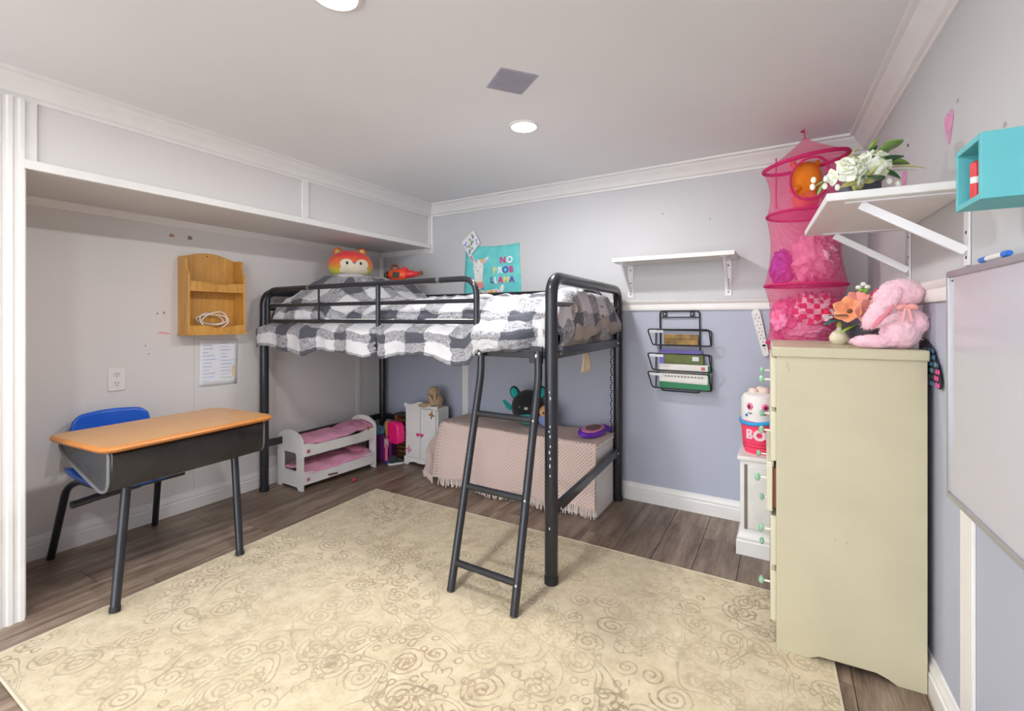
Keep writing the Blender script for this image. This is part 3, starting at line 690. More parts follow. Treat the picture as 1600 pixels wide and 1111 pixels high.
# diamond card
cq = [(-1.99,1.755),(-1.93,1.655),(-2.03,1.56),(-2.10,1.675)]
cd = MB().ext([bw(x,z,.014) for x,z in cq], (0,.002,0)).build('drawn_card', mat('white_card', '#e9e8ec', .8), smooth=False, tag=('white card with green and violet drawing, tilted like a diamond above the poster', 'card'))
for i in range(9):
    a = i/8; x = -2.005+.0*a+.015*math.sin(i*2.3)-.015*a; z = 1.72-.13*a
    MB().ext([bw(px,pz,.0152) for px,pz in oval(x, z, .010+.004*(i%2), .009, i)], (0,.001,0)).build('scribble', mat(['green_ink','violet_ink'][i%3==1], ['#8fae62','#8b8cc4'][i%3==1], .8), cd, smooth=False)
for i, (x, z) in enumerate(((-2.06,1.665),(-2.05,1.635),(-2.07,1.65),(-1.965,1.68),(-1.96,1.655))):
    MB().ext([bw(px,pz,.0152) for px,pz in oval(x, z, .012, .008, 1+i)], (0,.001,0)).build('scribble', mat('pale_violet_ink', '#a3a6d2', .8), cd, smooth=False)

# ------------------------------------------------------------------ left wall: wooden rack, cable, papers, outlet, marks
M_oak = None
def wood_mat(name, a, b, c, sc=(3,3,30), rough=.35):
    t = NT(name); v = t.coord('Object', sc); f = t.math('ADD', t.math('MULTIPLY', t.noise(v, 1.6, 5, .6), .7), t.math('MULTIPLY', t.noise(v, 9, 2), .3))
    t.l(t.ramp(f, [(.3, lin(a)), (.5, lin(b)), (.7, lin(c))]), t.b.inputs['Base Color']); t.b.inputs['Roughness'].default_value = rough; t.bump(f, .1, .001)
    return t.m
M_pine = wood_mat('honey_pine', '#b87f38', '#cd9647', '#dba95c', (30,30,3))
rk = thing('wall_rack', 'honey pine wall rack with arched back and two shelves', 'wall rack', (XL, 1.53, 1.02))
x0, x1, ya, yz, zb = XL+.001, XL+.111, 1.368, 1.692, 1.018
bk_ = [(ya, zb), (yz, zb)]+[(yz-(yz-ya)*i/14, 1.448+.038*math.sin(PI*i/14)) for i in range(15)]
MB().ext([(x0, y, z) for y, z in bk_], (.010,0,0)).build('back_panel', M_pine, rk, bevel=.001)
sd = [(x0+.01, zb), (x1, zb), (x1, 1.345), (x1-.004, 1.358), (x1-.016, 1.375), (x1-.026, 1.395), (x1-.029, 1.415), (x1-.027, 1.435), (x1-.036, 1.449), (x1-.06, 1.453), (x0+.01, 1.453)]
for y in (ya, yz-.012): MB().ext([(x, y, z) for x, z in sd], (0,.012,0)).build('side_panel', M_pine, rk, bevel=.0015)
MB().box((x0+.01, ya+.012, 1.258), (x1-.004, yz-.012, 1.268)).build('shelf', M_pine, rk)
MB().box((x0+.004, ya-.006, zb-.012), (x1+.006, yz+.006, zb)).build('bottom_board', M_pine, rk, bevel=.002)
def lip(z0, z1, dip):
    n = 14; y_a, y_b = ya+.012, yz-.012
    return [(y_a, z0), (y_b, z0)]+[(y_b-(y_b-y_a)*i/n, z1-dip*math.sin(PI*i/n)**2*(1 if i < n*.6 else .3)) for i in range(n+1)]
for z0, z1 in ((1.255, 1.312), (zb, 1.062)):
    MB().ext([(x1-.010, y, z) for y, z in lip(z0, z1, .014)], (.009,0,0)).build('front_lip', M_pine, rk, bevel=.001)
MB().tube([(x0+.010,1.52,1.468),(x0+.0115,1.52,1.468)], .004, 10).build('screw_hole', M_dark, rk)
mb = MB(); pts = []
for i in range(120):
    a = i/120*2*PI*3; k = i/120
    pts.append((XL+.055+.02*math.sin(a*.7), 1.53+(.075-.02*math.sin(a*.33))*math.cos(a)+.012*math.sin(i*.21), 1.093+.040*math.sin(a+.4*math.sin(i*.1))+.015*math.sin(a*.4)))
mb.tube(pts, .0032, 6).build('charging_cable', mat('white_cable', '#ece9e6', .4), tag=('white charging cable coiled in the lower shelf of the pine rack', 'cable'))
pp = thing('taped_paper', 'white worksheet paper taped to the wall below the pine rack', 'paper', (XL, 1.59, .70))
def ppr(u, v): return (XL+.003+.004*math.sin(u*4+v*3)*.4, 1.478+.222*u+.006*v, .70+.28*v-.006*u)
MB().grid(ppr, 8, 8).build('sheet', mat('white_paper', '#e8e8ee', .8, var=.02), pp, solid=.001)
random.seed(3)
for i in range(22):
    col = 0 if i % 2 else 1; z = .95-.0105*i; y0 = 1.495+(.105 if col else 0); w = .03+.05*random.random()
    c = ['#a8b0d8','#9aa0c0','#b8c8e8','#8fb8e0'][i % 4]
    if i == 20 or i == 21: c = '#9fd29a'
    if i == 9: y0, w, c = 1.49, .08, '#8fb4e8'
    MB().box((XL+.0062, y0, z), (XL+.0068, y0+w, z+.0028)).build('ink_line', mat('ink_'+c.strip('#'), c, .8), pp, smooth=False)
MB().box((XL+.0062, 1.668, .745), (XL+.0068, 1.682, .81)).build('ink_line', mat('ink_orange', '#e8c890', .8), pp, smooth=False)
# outlet
ol = thing('wall_outlet', 'white double wall outlet above the blue chair', 'outlet', (XL, 1.085, .73))
MB().box((XL, 1.048, .73), (XL+.006, 1.122, .847)).build('cover_plate', M_trim, ol, bevel=.003)
for z in (.766, .811):
    r = MB().lathe([(0,.008),(.016,.008),(.0165,.004)], (XL,1.085,z), 20, RY(PI/2)).build('receptacle', mat('outlet_white', '#e2e0e0', .4), ol)
    for dy in (-.006, .006): MB().box((XL+.0078,1.085+dy-.0012,z+.001), (XL+.0086,1.085+dy+.0012,z+.009)).build('slot', M_dark, r, smooth=False)
    MB().ell((XL+.0082,1.085,z-.007), (.001,.0022,.0025), seg=8, rings=5).build('slot', M_dark, r)
wl = bpy.data.objects['wall_left']
def mark(name, y, z, ry, rz, col, a=0):
    n = 12; MB().ext([(XL+.0004, y+ry*math.cos(2*PI*i/n)*(1+.25*math.sin(i*2.1)), z+rz*math.sin(2*PI*i/n)*(1+.25*math.cos(i*1.7))+a*ry*math.cos(2*PI*i/n)) for i in range(n)], (.0006,0,0)).build(name, mat('mark_'+col.strip('#'), col, .8), wl, smooth=False)
mark('pink_smear', 1.30, 1.020, .032, .007, '#e2a8b4', -.12)
mark('scuff', 1.338, 1.566, .014, .010, '#b08a70'); mark('plaster_chip', 1.432, 1.566, .013, .012, '#8d8076'); mark('nail_hole', 1.268, 1.128, .004, .004, '#6a625c'); mark('nail_hole', 1.30, 1.132, .005, .008, '#9c9690')
mark('nail_hole', 1.213, .955, .003, .004, '#8a827c'); mark('nail_hole', 1.228, .91, .004, .003, '#8a827c')
MB().box((XL, 1.452, .11), (XL+.0006, 1.4535, 1.0)).build('panel_seam', mat('seam_grey', '#b2ada7', .8), wl, smooth=False)
# marks on the right and back wall
wr = bpy.data.objects['wall_right']; wb_ = bpy.data.objects['wall_back']
def rw(y, z, off): return Vector((xr(y)-off, y, z))
def heart(y, z, w, h): 
    pts = [(0,-h*.5), (-w*.5,h*.15), (-w*.46,h*.4), (-w*.22,h*.5), (0,h*.28), (w*.22,h*.5), (w*.46,h*.4), (w*.5,h*.15)]
    return [rw(y+a, z+b, .003) for a, b in pts]
MB().ext(heart(1.682,1.612,.062,.090), (.002,0,0)).build('paper_heart', mat('pink_paper', '#e49ac0', .7, var=.15, nscale=40), smooth=False, tag=('pink paper heart stuck high on the wall above the teal cube', 'paper heart'))
MB().ext(heart(2.145,1.585,.055,.085), (.002,0,0)).build('paper_heart', mat('pink_paper', '#e49ac0', .7), smooth=False, tag=('pink paper heart partly hidden behind the white flowers on the shelf', 'paper heart'))
for y, z in ((2.10,1.70),(1.35,1.50),(1.62,1.66)):
    MB().ext([rw(y+.009*math.cos(a), z+.006*math.sin(a), .001) for a in (0,1.3,2.4,3.6,5)], (.001,0,0)).build('wall_chip', M_dark if y > 2 else mat('grey_chip', '#a8a4a2', .8), wr, smooth=False)
for x, z in ((-2.01,1.565),(-2.27,1.60),(-.62,1.72),(-.36,1.66),(-.02,1.52)):
    MB().ext([bw(x+.006*math.cos(a), z+.006*math.sin(a), .001) for a in (0,1.3,2.4,3.6,5)], (0,.001,0)).build('wall_chip', mat('grey_chip', '#8e8a88', .8), wb_, smooth=False)

# ------------------------------------------------------------------ school desk with attached chair
ds = thing('school_desk', 'wood topped school desk with black book box and attached blue chair', 'desk', (-2.42, 1.08, 0))
RD = math.radians(3.4); CD = Vector((-2.405, 1.083, 0))
def dp(a, b, z): c, s_ = math.cos(RD), math.sin(RD); return Vector((CD.x+a*c-b*s_, CD.y+a*s_+b*c, z))   # a toward room, b along wall
M_top = wood_mat('oak_laminate', '#c0854a', '#d09a5c', '#d9a86c', (30, 4, 4), .3)
M_edge = mat('orange_oak_edge', '#cb8240', .35)
def rr(a0, a1, b0, b1, r, z): return loopbend([dp(a0,b0,z), dp(a1,b0,z), dp(a1,b1,z), dp(a0,b1,z)], r, 6)
mb = MB(); prs = [(-.004,.600,0),(0,.604,0),(.004,.611,0),(.0,.619,0),(-.006,.623,0)]
rings = [rr(-.232-e, .232+e, -.35-e, .35+e, .055, z) for e, z, _ in prs]
m_ = len(rings[0]); vs = [p for r in rings for p in r]
fs = [(i*m_+k, i*m_+(k+1)%m_, (i+1)*m_+(k+1)%m_, (i+1)*m_+k) for i in range(4) for k in range(m_)]+[tuple(range(m_-1,-1,-1))]
top_ = mb.add(vs, fs).add(rings[4], [tuple(range(m_))], 1).build('desk_top', [M_edge, M_top], ds)
# book box: dark rounded box, open towards the sitter
M_box = NT('black_glossy_plastic'); v = M_box.coord('Object'); f = M_box.noise(v, 6, 4); M_box.l(M_box.ramp(f, [(.3, lin('#1d1c1f')), (.7, lin('#302e30'))]), M_box.b.inputs['Base Color']); M_box.b.inputs['Roughness'].default_value = .16; M_box.bump(M_box.noise(v, 14, 3), .25, .006); M_box = M_box.m
M_boxend = mat('dark_grey_plastic', '#48484b', .35, var=.15)
def bx_prof(b, k=0.):  # cross-section in (a,z) at position b
    return [dp(a, b, z) for a, z in [(-.20,.598),(.195+k,.598),(.205+k,.585),(.202+k,.475),(.188+k,.450),(.15+k,.437),(-.02,.492),(-.13,.530),(-.185,.560)]]
mb = MB(); secs = [bx_prof(b, k) for b, k in ((-.318,-.012),(-.31,0),(-.22,.004),(.0,.006),(.22,.004),(.305,0),(.313,-.012))]
n_ = len(secs[0]); vs = [p for s_ in secs for p in s_]; fs = [(i*n_+k, i*n_+(k+1)%n_, (i+1)*n_+(k+1)%n_, (i+1)*n_+k) for i in range(6) for k in range(n_)]
mb.add(vs, fs); mb.build('book_box', M_box, ds, angle=30)
for b in (-.319, .314):
    e = MB(); e.ext(bx_prof(b, -.012), (0,.002,0)); e.build('box_end', M_boxend, ds)
    rim = bx_prof(b, -.010); MB().tube(loopbend(rim, .02, 3), .006, 6, closed=True).build('box_rim', mat('worn_grey_rim', '#7d7d7c', .4), ds)
def tubep(name, pts, r, m=M_black): return MB().tube(pts, r, 12).build(name, m, ds)
for b, xb, yb_ in ((-.27, -2.150, .780), (.255, -2.172, 1.258)):
    tpt = dp(.12, b*.84, .45); l = tubep('leg', [tpt+Vector((0,0,.03)), tpt, (xb, yb_, .012)], .0165)
    MB().tube([Vector((xb,yb_,.0125)), Vector((xb,yb_,.0125)).lerp(tpt,.04)], .018, 12).build('foot_cap', mat('black_plastic_cap', '#1d1d20', .6), l)
SEATZ = .388
for yy, yf in ((.815, -.27), (1.228, .255)):
    inn = .05 if yy < 1 else -.05
    pth = bend([(-2.905, yy, 0.0), (-2.80, yy+inn*.5, .34), (-2.73, yy+inn, .375), (-2.45, yy+inn, .385), dp(.10, yf*.84, .47)], .07, 6)
    tubep('leg', pth, .015)
tubep('cross_tube', [(-2.73,.865,.375), (-2.73,1.178,.375)], .012)
tubep('cross_tube', [(-2.50,.865,.36), (-2.50,1.178,.36)], .012)
tubep('front_bar', [(-2.475,.757,.352), (-2.49,.86,.356), (-2.50,1.0,.36)], .0155)
for yy in (.90, 1.14):
    tubep('back_upright', bend([(-2.73,yy,.385), (-2.885,yy,.42), (-2.915,yy,.56)], .06, 5), .011)
M_blue = mat('blue_moulded_plastic', '#1a5fd0', .32, var=.05, coat=.2)
def seat(u, v):
    a = 2*u-1; b = 2*v-1; x = -2.655+.185*a; y = 1.02+.19*b*(1-.06*a*a)
    z = SEATZ+.022*b*b-.018*(a > .2)*(a-.2)**2*1.2-.006+.012*max(0,-a)**2
    return (x, y, z)
MB().grid(seat, 16, 16).build('seat', M_blue, ds, solid=.010)
def sback(u, v):
    a = 2*u-1; k = 1-.12*v*v; y = 1.040+.172*a*k; z = .44+.208*v-.030*max(0,abs(a)-.72)**2*10*v
    x = -2.912+.030*(1-a*a)*0-.018*v+.05*a*a*.8; return (x, y, z-.012*a*a*v)
MB().grid(sback, 20, 12).build('backrest', M_blue, ds, solid=.012)

# ------------------------------------------------------------------ doll furniture under the bed
M_doll = mat('white_doll_wood', '#e9e7e4', .4, var=.03); M_pink = mat('pink_doll_fabric', '#e9a2c0', .85, var=.08, bump=.2, bscale=80); M_dec = mat('pink_decal', '#e08aa4', .6); M_brdec = mat('brown_decal', '#a8744e', .6)
db = thing('doll_bunk_bed', 'white doll bunk bed with pink bedding beside the bed leg', 'doll bed', (-2.77, 2.235, 0), math.radians(-3))
DW, DLn = .275, .60                           # width across, length along
def endpanel(y):
    n = 12; w = DW/2
    out = [(-w,0),(-w+.045,0),(-w+.055,.018),(w-.055,.018),(w-.045,0),(w,0),(w,.30)]+[(w*math.cos(PI*i/n)*1.0, .30+.075*math.sin(PI*i/n)) for i in range(1,n)]+[(-w,.30)]
    hole = [(-.075,.115),(.075,.115),(.075,.235),(-.075,.235)]
    return out, loopbend([(a,0,b) for a,b in hole], .02, 3)
for y in (-DLn/2, DLn/2-.014):
    out, hole = endpanel(y)
    me = LB(); n = len(out)
    # panel with a window: built as strips around the hole
    h = [(p.x, p.z) for p in hole]; m = len(h)
    def ring(y_): return [(a, y_, b) for a, b in out], [(a, y_, b) for a, b in h]
    bm = bmesh.new()
    cu = bpy.data.curves.new('tmp', 'CURVE'); cu.dimensions = '2D'; cu.fill_mode = 'BOTH'; cu.extrude = .007
    for L in (out, h):
        sp = cu.splines.new('POLY'); sp.points.add(len(L)-1); sp.use_cyclic_u = True
        for p_, (a, b) in zip(sp.points, L): p_.co = (a, b, 0, 1)
    to = bpy.data.objects.new('tmp', cu); COL.objects.link(to); dg = bpy.context.evaluated_depsgraph_get()
    tm = bpy.data.meshes.new_from_object(to.evaluated_get(dg)); bpy.data.objects.remove(to, do_unlink=True); bm.free()
    me.add([(q_.co.x, y+.007+q_.co.z, q_.co.y) for q_ in tm.vertices], [tuple(p_.vertices) for p_ in tm.polygons])
    me.build('end_panel', M_doll, db, bevel=.0015)
for zb_, nm in ((.055,'lower'),(.235,'upper')):
    for sx_ in (-1, 1):
        xx = sx_*(DW/2-.008)
        if sx_ > 0:
            n = 20; pr = [(-DLn/2+.014, zb_-.02),(DLn/2-.014, zb_-.02)]+[(DLn/2-.014-(DLn-.028)*i/n, zb_+.045+.018*(sm(.75,.9,1-i/n)+sm(.82,.95,i/n))) for i in range(n+1)]
            LB().ext([(xx-.006, a, b) for a, b in pr], (.012,0,0)).build('side_rail', M_doll, db, bevel=.001)
        else: LB().box((xx-.006,-DLn/2+.014,zb_-.02), (xx+.006,DLn/2-.014,zb_+.045)).build('side_rail', M_doll, db, bevel=.001)
    LB().box((-DW/2+.012,-DLn/2+.014,zb_-.006), (DW/2-.012,DLn/2-.014,zb_+.004)).build('base_board', mat('pale_board', '#c9b99a', .6), db)
    def quilt(u, v, zb_=zb_):
        a = 2*u-1; x = (DW/2-.016)*a; y = -DLn/2+.02+(DLn-.04)*v
        z = zb_+.058+.022*(1-a*a)+.016*fbm(u*3, v*5, zb_*9)+.02*sm(.62,.8,v)*(zb_>.1)
        if a > .8: x += .012*(zb_ < .1)
        return (x, y, z-.03*max(0,abs(a)-.8)*2)
    LB().grid(quilt, 16, 24).build('blanket', M_pink, db, solid=.014, angle=80)
    LB().ell((0, DLn/2-.09, zb_+.085), (.09,.055,.025), seg=16, rings=8).build('pillow', mat('deep_pink_doll_pillow', '#d98bab', .9), db)
    # rosette decal
    LB().lathe([(0,.0),(.012,.0)], (DW/2+.0005,-DLn/2+.045,zb_+.012), 12, RY(PI/2)).build('rosette_decal', M_dec, db)
LB().ext([(DW/2+.0002, DLn/2-.075+.014*math.cos(a)*(1+.4*math.cos(4*a)), .305+.014*math.sin(a)*(1+.4*math.cos(4*a))) for a in [2*PI*i/20 for i in range(20)]], (.0008,0,0)).build('butterfly_decal', M_brdec, db, smooth=False)
LB().bar((DW/2+.004,-.11,.058), (DW/2+.004,-.04,.052), .012, .008).build('ribbon', mat('brown_ribbon', '#6e4a3a', .8), db)
MB().ell((-2.52,2.235,.008), (.012,.016,.008), seg=10, rings=6).build('toy_bead', mat('red_plastic', '#e03034', .35), tag=('tiny red plastic piece on the floor by the doll bunk bed', 'toy'))

dwd = thing('doll_wardrobe', 'white doll wardrobe with pink heart knobs and butterfly stickers', 'doll wardrobe', (-2.335, 2.76, 0), math.radians(-1.6))
WW, WD = .318, .135
LB().box((-WW/2,-WD/2+.014,.03), (WW/2,WD/2,.445)).build('body', M_doll, dwd, bevel=.002)
n = 24
def wtop(a): return .452+.030*math.exp(-(a/.06)**2)+.012*abs(a/(WW/2))**3
LB().ext([(-WW/2-.004,-WD/2+.012,.43),(WW/2+.004,-WD/2+.012,.43)]+[(WW/2+.004-(WW+.008)*i/n, -WD/2+.012, wtop(WW/2-WW*i/n)) for i in range(n+1)], (0,-.012,0)).build('pediment', M_doll, dwd, bevel=.001)
LB().ext([(-WW/2-.004,-WD/2+.014,0),(-WW/2+.035,-WD/2+.014,0),(-WW/2+.05,-WD/2+.014,.018),(-.06,-WD/2+.014,.028),(-.02,-WD/2+.014,.022),(.02,-WD/2+.014,.022),(.06,-WD/2+.014,.028),(WW/2-.05,-WD/2+.014,.018),(WW/2-.035,-WD/2+.014,0),(WW/2+.004,-WD/2+.014,0),(WW/2+.004,-WD/2+.014,.06),(-WW/2-.004,-WD/2+.014,.06)], (0,-.014,0)).build('skirt', M_doll, dwd, bevel=.001)
for sx_ in (-1, 1):
    d = LB().box((min(sx_*.003,sx_*(WW/2-.012)),-WD/2,.062), (max(sx_*.003,sx_*(WW/2-.012)),-WD/2+.014,.44)).build('door', M_doll, dwd, bevel=.0015)
    hp = [(0,-.014),(-.014,.002),(-.013,.011),(-.006,.014),(0,.009),(.006,.014),(.013,.011),(.014,.002)]
    LB().ext([(sx_*.019+a, -WD/2-.001, .235+b) for a, b in hp], (0,-.009,0)).build('heart_knob', mat('hot_pink_knob', '#d8337e', .4), d, bevel=.002)
for cx, cz, mm in ((.11,.395,M_brdec), (-.115,.115,M_dec)):
    LB().ext([(cx+.020*math.cos(a)*(1+.45*math.cos(4*a+.5)), -WD/2-.0005, cz+.022*math.sin(a)*(1+.45*math.cos(4*a+.5))) for a in [2*PI*i/24 for i in range(24)]], (0,-.0006,0)).build('butterfly_sticker', mm, dwd, smooth=False)
for k_ in (-1,1):
    LB().box((k_*(WW/2-.02)-.014, WD/2-.02, 0), (k_*(WW/2-.02)+.014, WD/2, .03)).build('foot', M_doll, dwd)

# tan bunny on the wardrobe
def bunny(name, root, m, parts, vox, disp, ds_):
    mb = LB()
    for c, r, rot in parts: mb.ell(c, r, rot, seg=20, rings=14)
    return fuse(mb.build(name, m, root), vox, disp, ds_)
M_tan = mat('tan_plush_fur', '#b99a78', .97, var=.15, nscale=40, bump=.5, bscale=150, sheen=.3)
tb = thing('tan_bunny', 'small tan plush bunny sitting on the doll wardrobe', 'plush toy', (-2.245, 2.765, .446), math.radians(-55))
bunny('body', tb, M_tan, [((0,.01,.045),(.045,.042,.05),None), ((0,-.015,.115),(.038,.042,.036),None), ((0,-.05,.105),(.018,.018,.016),None),
    ((-.035,-.035,.055),(.014,.016,.04),RX(.5)), ((.035,-.035,.055),(.014,.016,.04),RX(.5)), ((-.032,-.075,.016),(.02,.06,.016),None), ((.032,-.075,.016),(.02,.06,.016),None)], .005, .008, .012)
for sx_ in (-1,1): fuse(LB().ell((sx_*.042,-.005,.100), (.016,.012,.052), RY(sx_*-.35), seg=14, rings=10).build('ear', M_tan, tb), .004, .005, .01, 2)

# toys in the corner
bn = thing('toy_bin', 'purple fabric toy bin in the corner behind the doll bunk bed', 'bin', (-2.72, 2.71, 0), math.radians(20))
M_pur = mat('purple_fabric', '#6a1f6a', .9, var=.12)
LB().box((-.10,-.085,0), (.10,-.078,.20)).box((-.10,.078,0), (.10,.085,.20)).box((-.10,-.085,0), (-.093,.085,.20)).box((.093,-.085,0), (.10,.085,.20)).box((-.10,-.085,0), (.10,.085,.01)).build('bin_walls', M_pur, bn)
LB().tube(loopbend([(-.1,-.085,.2),(.1,-.085,.2),(.1,.085,.2),(-.1,.085,.2)], .01, 2), .005, 6, closed=True).build('rim', M_pur, bn)
MB().ell((-2.755,2.69,.215), (.055,.05,.05), seg=16, rings=10).build('blue_plush_ball', mat('blue_patchy_plush', '#6fa0b8', .95, var=.4, nscale=35), tag=('mottled blue plush peeking out of the purple toy bin', 'plush toy'))
MB().ell((-2.70,2.745,.25), (.05,.045,.055), seg=16, rings=10).build('grey_plush_head', mat('grey_pink_plush', '#a58d94', .95, var=.35, nscale=35), tag=('grey and pink plush peeking out of the purple toy bin', 'plush toy'))
bg = thing('pink_backpack', 'hot pink shiny toy backpack leaning in the corner', 'backpack', (-2.585, 2.70, .15), math.radians(-12))
M_hot = mat('hot_pink_plastic', '#ff1f7e', .35, var=.05)
mb = LB(); 
pr = loopbend([(-.06,0,.0),(.085,0,.0),(.095,0,.06),(.085,0,.165),(-.06,0,.165)], .05, 5)
mb.ext([(p.x,-.05,p.z) for p in pr], (0,.07,0)); mb.build('shell', M_hot, bg, bevel=.012)
LB().bar((-.045,-.056,.165), (-.04,-.058,-.02), .02, .006, (0,1,0)).build('strap', mat('yellow_orange_ribbon', '#d99a3e', .7), bg)
LB().grid(lambda u, v: (-.075+.055*u+.01*math.sin(v*5), -.062-.006*math.sin(u*6), .03-.11*v), 6, 8).build('lace_skirt', mat('pale_pink_lace', '#d3aab4', .9), bg, solid=.004)
LB().grid(lambda u, v: (-.04+.03*u, -.07-.004*math.sin(u*6), -.01-.13*v), 4, 8).build('ribbon_tail', mat('coral_pink_ribbon', '#ee6f8e', .8), bg, solid=.004)
# stand under the backpack: wicker drawer unit
wk = thing('wicker_drawers', 'brown wooden stand with woven wicker front in the corner', 'storage unit', (-2.575, 2.80, 0), math.radians(-1.6))
M_wk = wood_mat('reddish_brown_wood', '#6e3f20', '#85502a', '#9a6236', (30,30,3), .5)
for xx in (-.085, .055): LB().box((xx,-.04,0), (xx+.03,.04,.34)).build('post', M_wk, wk, bevel=.002)
LB().box((-.09,-.045,.34), (.09,.045,.355)).build('top_board', mat('dark_top_board', '#3a3430', .6), wk, bevel=.002)
for i in range(9): LB().tube([(-.055,-.03+.006*(i%2),.03+i*.034), (0,-.036+.006*((i+1)%2),.03+i*.034), (.055,-.03+.006*(i%2),.03+i*.034)], .013, 6).build('wicker_strand', mat('wicker', '#6b4526', .7, var=.3, nscale=60), wk)
sh = thing('sneaker', 'small dark sneaker with white sole on the floor in the corner', 'shoe', (-2.545, 2.655, 0), math.radians(60))
LB().ext([(p.x,p.y,0) for p in loopbend([(-.06,-.022,0),(.06,-.026,0),(.065,.022,0),(-.06,.02,0)], .022, 4)], (0,0,.014)).build('sole', M_trim, sh, bevel=.002)
mb = LB(); mb.ell((-.02,0,.035), (.042,.022,.035), seg=14, rings=8).ell((.03,0,.022), (.036,.024,.02), seg=14, rings=8); fuse(mb.build('upper', mat('dark_canvas', '#38393e', .9), sh), .004)
MB().ell((-2.605,2.635,.013), (.022,.018,.013), seg=10, rings=6).build('toy_block', mat('blue_plastic', '#2a48b8', .4), tag=('small blue toy piece on the floor beside the purple bin', 'toy'))

# ------------------------------------------------------------------ toy chest with throw
ch = thing('toy_chest', 'white toy chest under the bed covered by a pink throw', 'chest', (-1.43, 2.64, 0))
CQ = [(-1.965, 2.515), (-.893, 2.485), (-.893, 2.775), (-1.965, 2.815)]
MB().quadbox(CQ, 0, .375).build('body', M_white, ch, bevel=.004)
MB().quadbox([(CQ[0][0]-.01,CQ[0][1]-.012),(CQ[1][0]+.006,CQ[1][1]-.012),(CQ[2][0]+.006,CQ[2][1]),(CQ[3][0]-.01,CQ[3][1])], .378, .400).build('lid', M_white, ch, bevel=.006)
def throw_mat():
    t = NT('dusty_pink_waffle_throw'); uv = t.coord('UV'); sx = t.n('ShaderNodeSeparateXYZ'); t.l(uv, sx.inputs[0])
    a = t.math('SINE', t.math('MULTIPLY', sx.outputs[0], 2*PI/.021)); b = t.math('SINE', t.math('MULTIPLY', sx.outputs[1], 2*PI/.021)); f = t.math('MULTIPLY', a, b)
    f = t.math('MULTIPLY', t.math('ADD', f, 1.), .5)
    t.l(t.ramp(f, [(.0, lin('#ad887c')), (.22, lin('#d6bab0')), (.6, lin('#e3cec5'))]), t.b.inputs['Base Color']); t.b.inputs['Roughness'].default_value = .95; t.bump(f, .6, .004)
    return t.m
M_throw = throw_mat()
th_ = thing('fringed_throw', 'dusty pink waffle throw with fringe draped over the white chest', 'throw blanket', (-1.43, 2.6, .41))
def throw(u, v):
    # u along the length (overhanging the left end), v from back to the front hem
    U = -.26+u*1.32; V = v*.675                  # metres ; chest length 1.07, depth .29
    over = max(0., -U); s_ = min(max(U,0)/1.06, 1.0)
    f = Vector(CQ[0]).lerp(Vector(CQ[1]), s_); b = Vector(CQ[3]).lerp(Vector(CQ[2]), s_)
    dpt = .295
    if V < dpt: p = b.lerp(f, V/dpt); z = .409; out = 0; drop = 0.
    else: drop = V-dpt; p = f.copy(); z = .409-max(0,drop-.02)*.985; out = .018+.010*sm(0,.05,drop)+(.020+.02*sm(.1,.3,drop))*(.5+.5*math.sin(U*17+1.))*sm(.02,.25,drop); 
    x, y = p.x, p.y-(out if drop else 0)
    if over > 0:
        x -= .018+.035*sm(0,.2,over)+.012*math.sin(V*30)*sm(0,.1,over)+drop*.10
        z = min(z, .409-max(0,over-.02)*.985) if drop <= 0 else z-over*.25-.0
        if drop > 0: x -= over*.42; y += over*.30; z = .409-max(drop,over*.9)
    z += .008*fbm(U*4, V*6)*(1 if drop < .05 else .3)+.010*sm(.30,.0,abs(U-.22))*(drop==0)
    if s_ > .985: x += .008
    return Vector((x, y, max(z, .05+.012*math.sin(U*9))))
MB().grid(throw, 90, 60, lambda u, v: (u*1.32, v*.675)).build('woven_cloth', M_throw, th_, solid=.006, angle=80)
random.seed(5); mb = MB()
for i in range(118):
    u = .005+.99*i/117; p = throw(u, 1.); d = Vector((random.uniform(-.008,.008), random.uniform(-.012,.004), -.042-random.uniform(0,.012)))
    e = p+d; e.z = max(e.z, .004); mb.tube([p+Vector((0,-.002,.004)), p.lerp(e,.5)+Vector((random.uniform(-.004,.004),-.003,0)), e], [.0042,.0038,.003], 5)
stuff(mb.build('fringe', mat('dusty_pink_fringe', '#e2cfc6', .95), th_))

# plush toys on the chest
bt = thing('bat_plush', 'round black plush bat with teal ears and belly on the chest', 'plush toy', (-1.438, 2.705, .415), math.radians(26))
M_blk = mat('black_plush', '#17171b', .97, var=.2, bump=.4, bscale=150, sheen=.15); M_teal = mat('teal_plush', '#1c9a96', .95, bump=.3)
LB().ell((0,0,.112), (.108,.09,.112), seg=30, rings=20).build('body', M_blk, bt)
LB().ell((0,-.052,.055), (.065,.040,.048), seg=20, rings=12).build('belly', M_teal, bt)
for sx_ in (-1,1):
    e = LB().ell((sx_*.085,0,.205), (.032,.016,.045), RY(sx_*.35), seg=16, rings=10).build('ear', M_blk, bt)
    LB().ell((sx_*.088,-.010,.205), (.024,.012,.036), RY(sx_*.35), seg=14, rings=8).build('inner_ear', M_teal, e)
    LB().ext([(sx_*.09,.02,.10),(sx_*.155,.015,.155),(sx_*.17,.012,.15),(sx_*.15,.012,.115),(sx_*.135,.012,.095),(sx_*.115,.015,.085)], (0,.012,0)).build('wing', M_teal, bt, bevel=.003)
LB().ell((-.01,-.088,.118), (.014,.007,.010), seg=10, rings=6).build('snout', mat('grey_plush', '#b8b6ae', .9), bt)
for sx_ in (-1,1): LB().ell((sx_*.045-.005,-.083,.125), (.010,.005,.012), seg=10, rings=6).build('eye', mat('dark_green_eye', '#243a2c', .2), bt)
pu = thing('puppy_plush', 'small tan plush with blue body half hidden behind the bed post', 'plush toy', (-1.300, 2.70, .415), math.radians(26))
